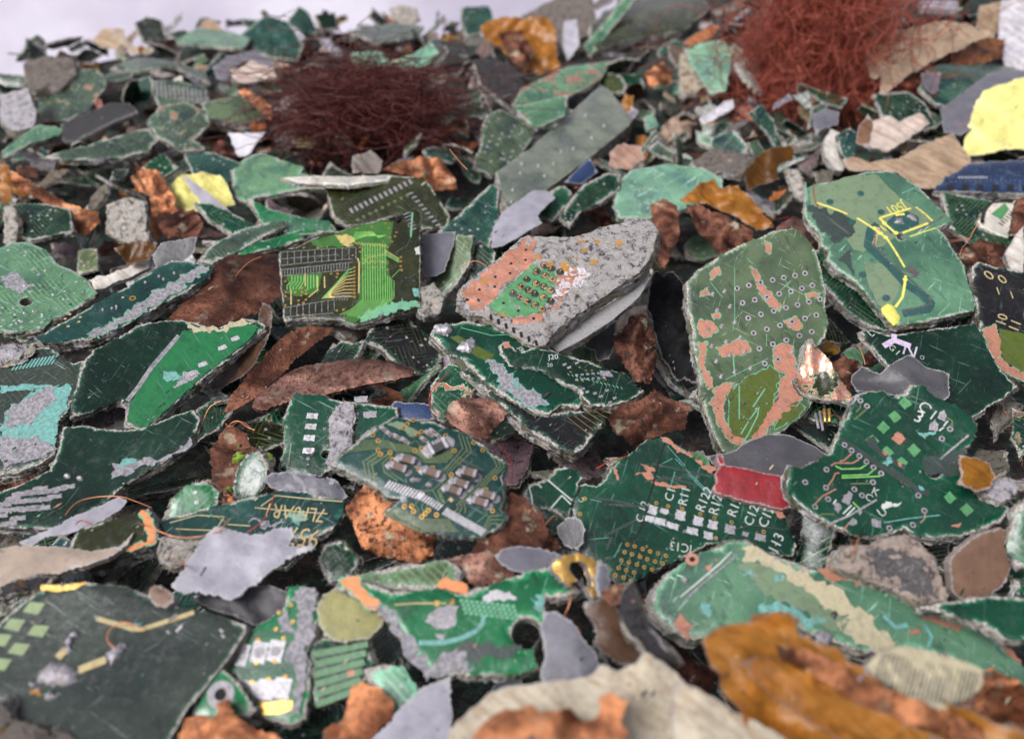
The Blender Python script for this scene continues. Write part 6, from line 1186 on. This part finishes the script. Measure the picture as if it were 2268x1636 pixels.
for layer, (dz, tilt) in enumerate(((-.0010, .50), (-.0075, .42), (-.014, .3))):
    y = .035; cell = CELL
    while y < .66:
        hw = y * .66 + .045; x = -hw; cell = CELL * (1 if y < .29 else .82)
        while x < hw:
            cx, cy = x + rr.uniform(-.5, .5) * cell, y + rr.uniform(-.5, .5) * cell
            X, Y, z = project(Vector((cx, cy, S(cx, cy))))
            if z > .03 and -220 < X < 2490 and -160 < Y < 1790 and S(cx, cy) > -.12 and not (layer == 2 and (z > .4 or z < .3)):
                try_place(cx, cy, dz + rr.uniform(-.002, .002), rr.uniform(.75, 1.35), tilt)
            x += cell * (1 if layer else .92)
        y += cell * (1 if layer else .92)
# keep what the picture can see
from mathutils.bvhtree import BVHTree
def proxy(fil):
    V, F, N = [], [], []
    for h in HERO:
        F.append(tuple(range(len(V), len(V) + len(h.px)))); V += [CAM + ray(*q) * h.t(*q) for q in h.px]; N.append(h.ob)
    for f in fil:
        m_ = f[0].matrix_world; q = OUTL[f[0].data.name]; F.append(tuple(range(len(V), len(V) + len(q)))); V += [m_ @ Vector((a.x, a.y, 0)) for a in q]; N.append(f[0])
    return BVHTree.FromPolygons(V, F), N
tree, who = proxy(FIL)
seen = {}
NX, NY = 560, 361
for j in range(NY):
    for i in range(NX):
        r_ = ray(-160 + 2590 * (i + .5) / NX, -10 + 1656 * (j + .5) / NY).normalized()
        loc, nr, fi, ds = tree.ray_cast(CAM, r_)
        if loc: seen[who[fi].name] = seen.get(who[fi].name, 0) + 1
SMALL = 5
boards = sorted([f for f in FIL if f[1] == 'b'], key=lambda f: -seen.get(f[0].name, 0))
keep = {f[0].name for f in boards[:290]} | {f[0].name for f in FIL if f[1] != 'b'}
FIL2 = []
for f in FIL:
    if f[0].name in keep and seen.get(f[0].name, 0) >= SMALL: FIL2.append(f)
    else: bpy.data.objects.remove(f[0])
# labels: look, then the two named pieces it lies by
used = {}; GR = {'b': 'loose board chips filling the heap', 'c': 'copper foil crumples filling the heap', 'f': 'plastic flakes filling the heap', 'k': 'amber film scraps filling the heap', 'g': 'fibre chunks filling the heap', 'p': 'paper scraps filling the heap'}
for ob, kind, sh, tone, sc, o in FIL2:
    X, Y, z = project(o); L = sorted(NICK, key=lambda n: (n[1][0] - X) ** 2 + 2 * (n[1][1] - Y) ** 2)[:5]
    size = 'small' if sc < .93 else ('large' if sc > 1.2 else '')
    def rel(n):
        dy = Y - n[1][1]; dx = X - n[1][0]
        return 'behind' if dy < -abs(dx) * .7 else ('in front of' if dy > abs(dx) * .7 else 'beside')
    cands = [f'{size} {sh} {tone} {NOUN[kind]} {rel(a)} {a[0]}' for a in L[:1]] + [f'{size} {sh} {tone} {NOUN[kind]} {rel(L[0])} {L[0][0]}, towards {b[0]}' for b in L[1:]] + [f'{size} {sh} {tone} {NOUN[kind]} {rel(L[1])} {L[1][0]}, towards {b[0]}' for b in (L[0], *L[2:])]
    cands = [' '.join(c.split()) for c in cands]; cands = [c for c in cands if len(c.split()) <= 16]
    lab = next((c for c in cands if c not in used), cands[0]); used[lab] = 1
    ob['label'] = lab; ob['category'] = NOUN[kind]; ob['group'] = GR[kind]
print('FILLERS', len(FIL), len(FIL2), {k: sum(1 for f in FIL2 if f[1] == k) for k in 'bcfkgp'}, 'HEROES', len(HERO), 'unseen', [h.ob['label'] for h in HERO if h.ob.name not in seen])
# ------------------------------------------------------------------ crumbs shaken over everything
bpy.context.view_layer.update(); tree, who = proxy(FIL2); rr = random.Random(4); CR = Mesh([])
CM = ['slate', 'mint', 'greyhair', 'grime', 'barecu', 'cream', 'chip', 'slate', 'solder', 'grime', 'greyhair']
cnt = 0
for _ in range(14000):
    y = .05 + rr.random() ** 1.3 * .36; x = rr.uniform(-1, 1) * (y * .62 + .03)
    hit_ = tree.ray_cast(Vector((x, y, .09)), Vector((0, 0, -1)))
    if not hit_[0]: continue
    ob = who[hit_[2]]; iv = ob.matrix_world.inverted(); o3 = iv @ Vector((x, y, .09)); d3 = (iv.to_3x3() @ Vector((0, 0, -1))).normalized()
    h, loc, nr, fi = ob.ray_cast(o3, d3)
    if not h: continue
    loc = ob.matrix_world @ loc; nr = (ob.matrix_world.to_3x3() @ nr).normalized()
    if nr.z < .35 or rr.random() > (.85 if loc.z < S(x, y) - .003 else .10): continue
    s_ = rr.uniform(.12, .42) * mm * (1.6 if rr.random() < .08 else 1); t = nr.orthogonal().normalized(); b_ = nr.cross(t); V = []
    a0 = rr.uniform(0, 6); k = rr.choice((1, 1.3, 1.8, 2.5, 4)); n = rr.choice((3, 4, 5))
    for zz in (.1, rr.uniform(.3, .7)):
        for i in range(n):
            a = a0 + i * 6.283 / n; ca, sa = math.cos(a) * k * rr.uniform(.7, 1.2), math.sin(a) * rr.uniform(.7, 1.2)
            V.append(tuple(loc + (t * ca + b_ * sa) * s_ * .6 + nr * zz * s_))
    CR.add(V, [(i, (i + 1) % n, n + (i + 1) % n, n + i) for i in range(n)] + [tuple(range(n, 2 * n))], rr.choice(CM)); cnt += 1
o = CR.build('shredder_crumbs'); o['kind'] = 'stuff'; o['label'] = 'tiny crumbs of board, copper and fibre scattered over the heap'; o['category'] = 'crumbs'
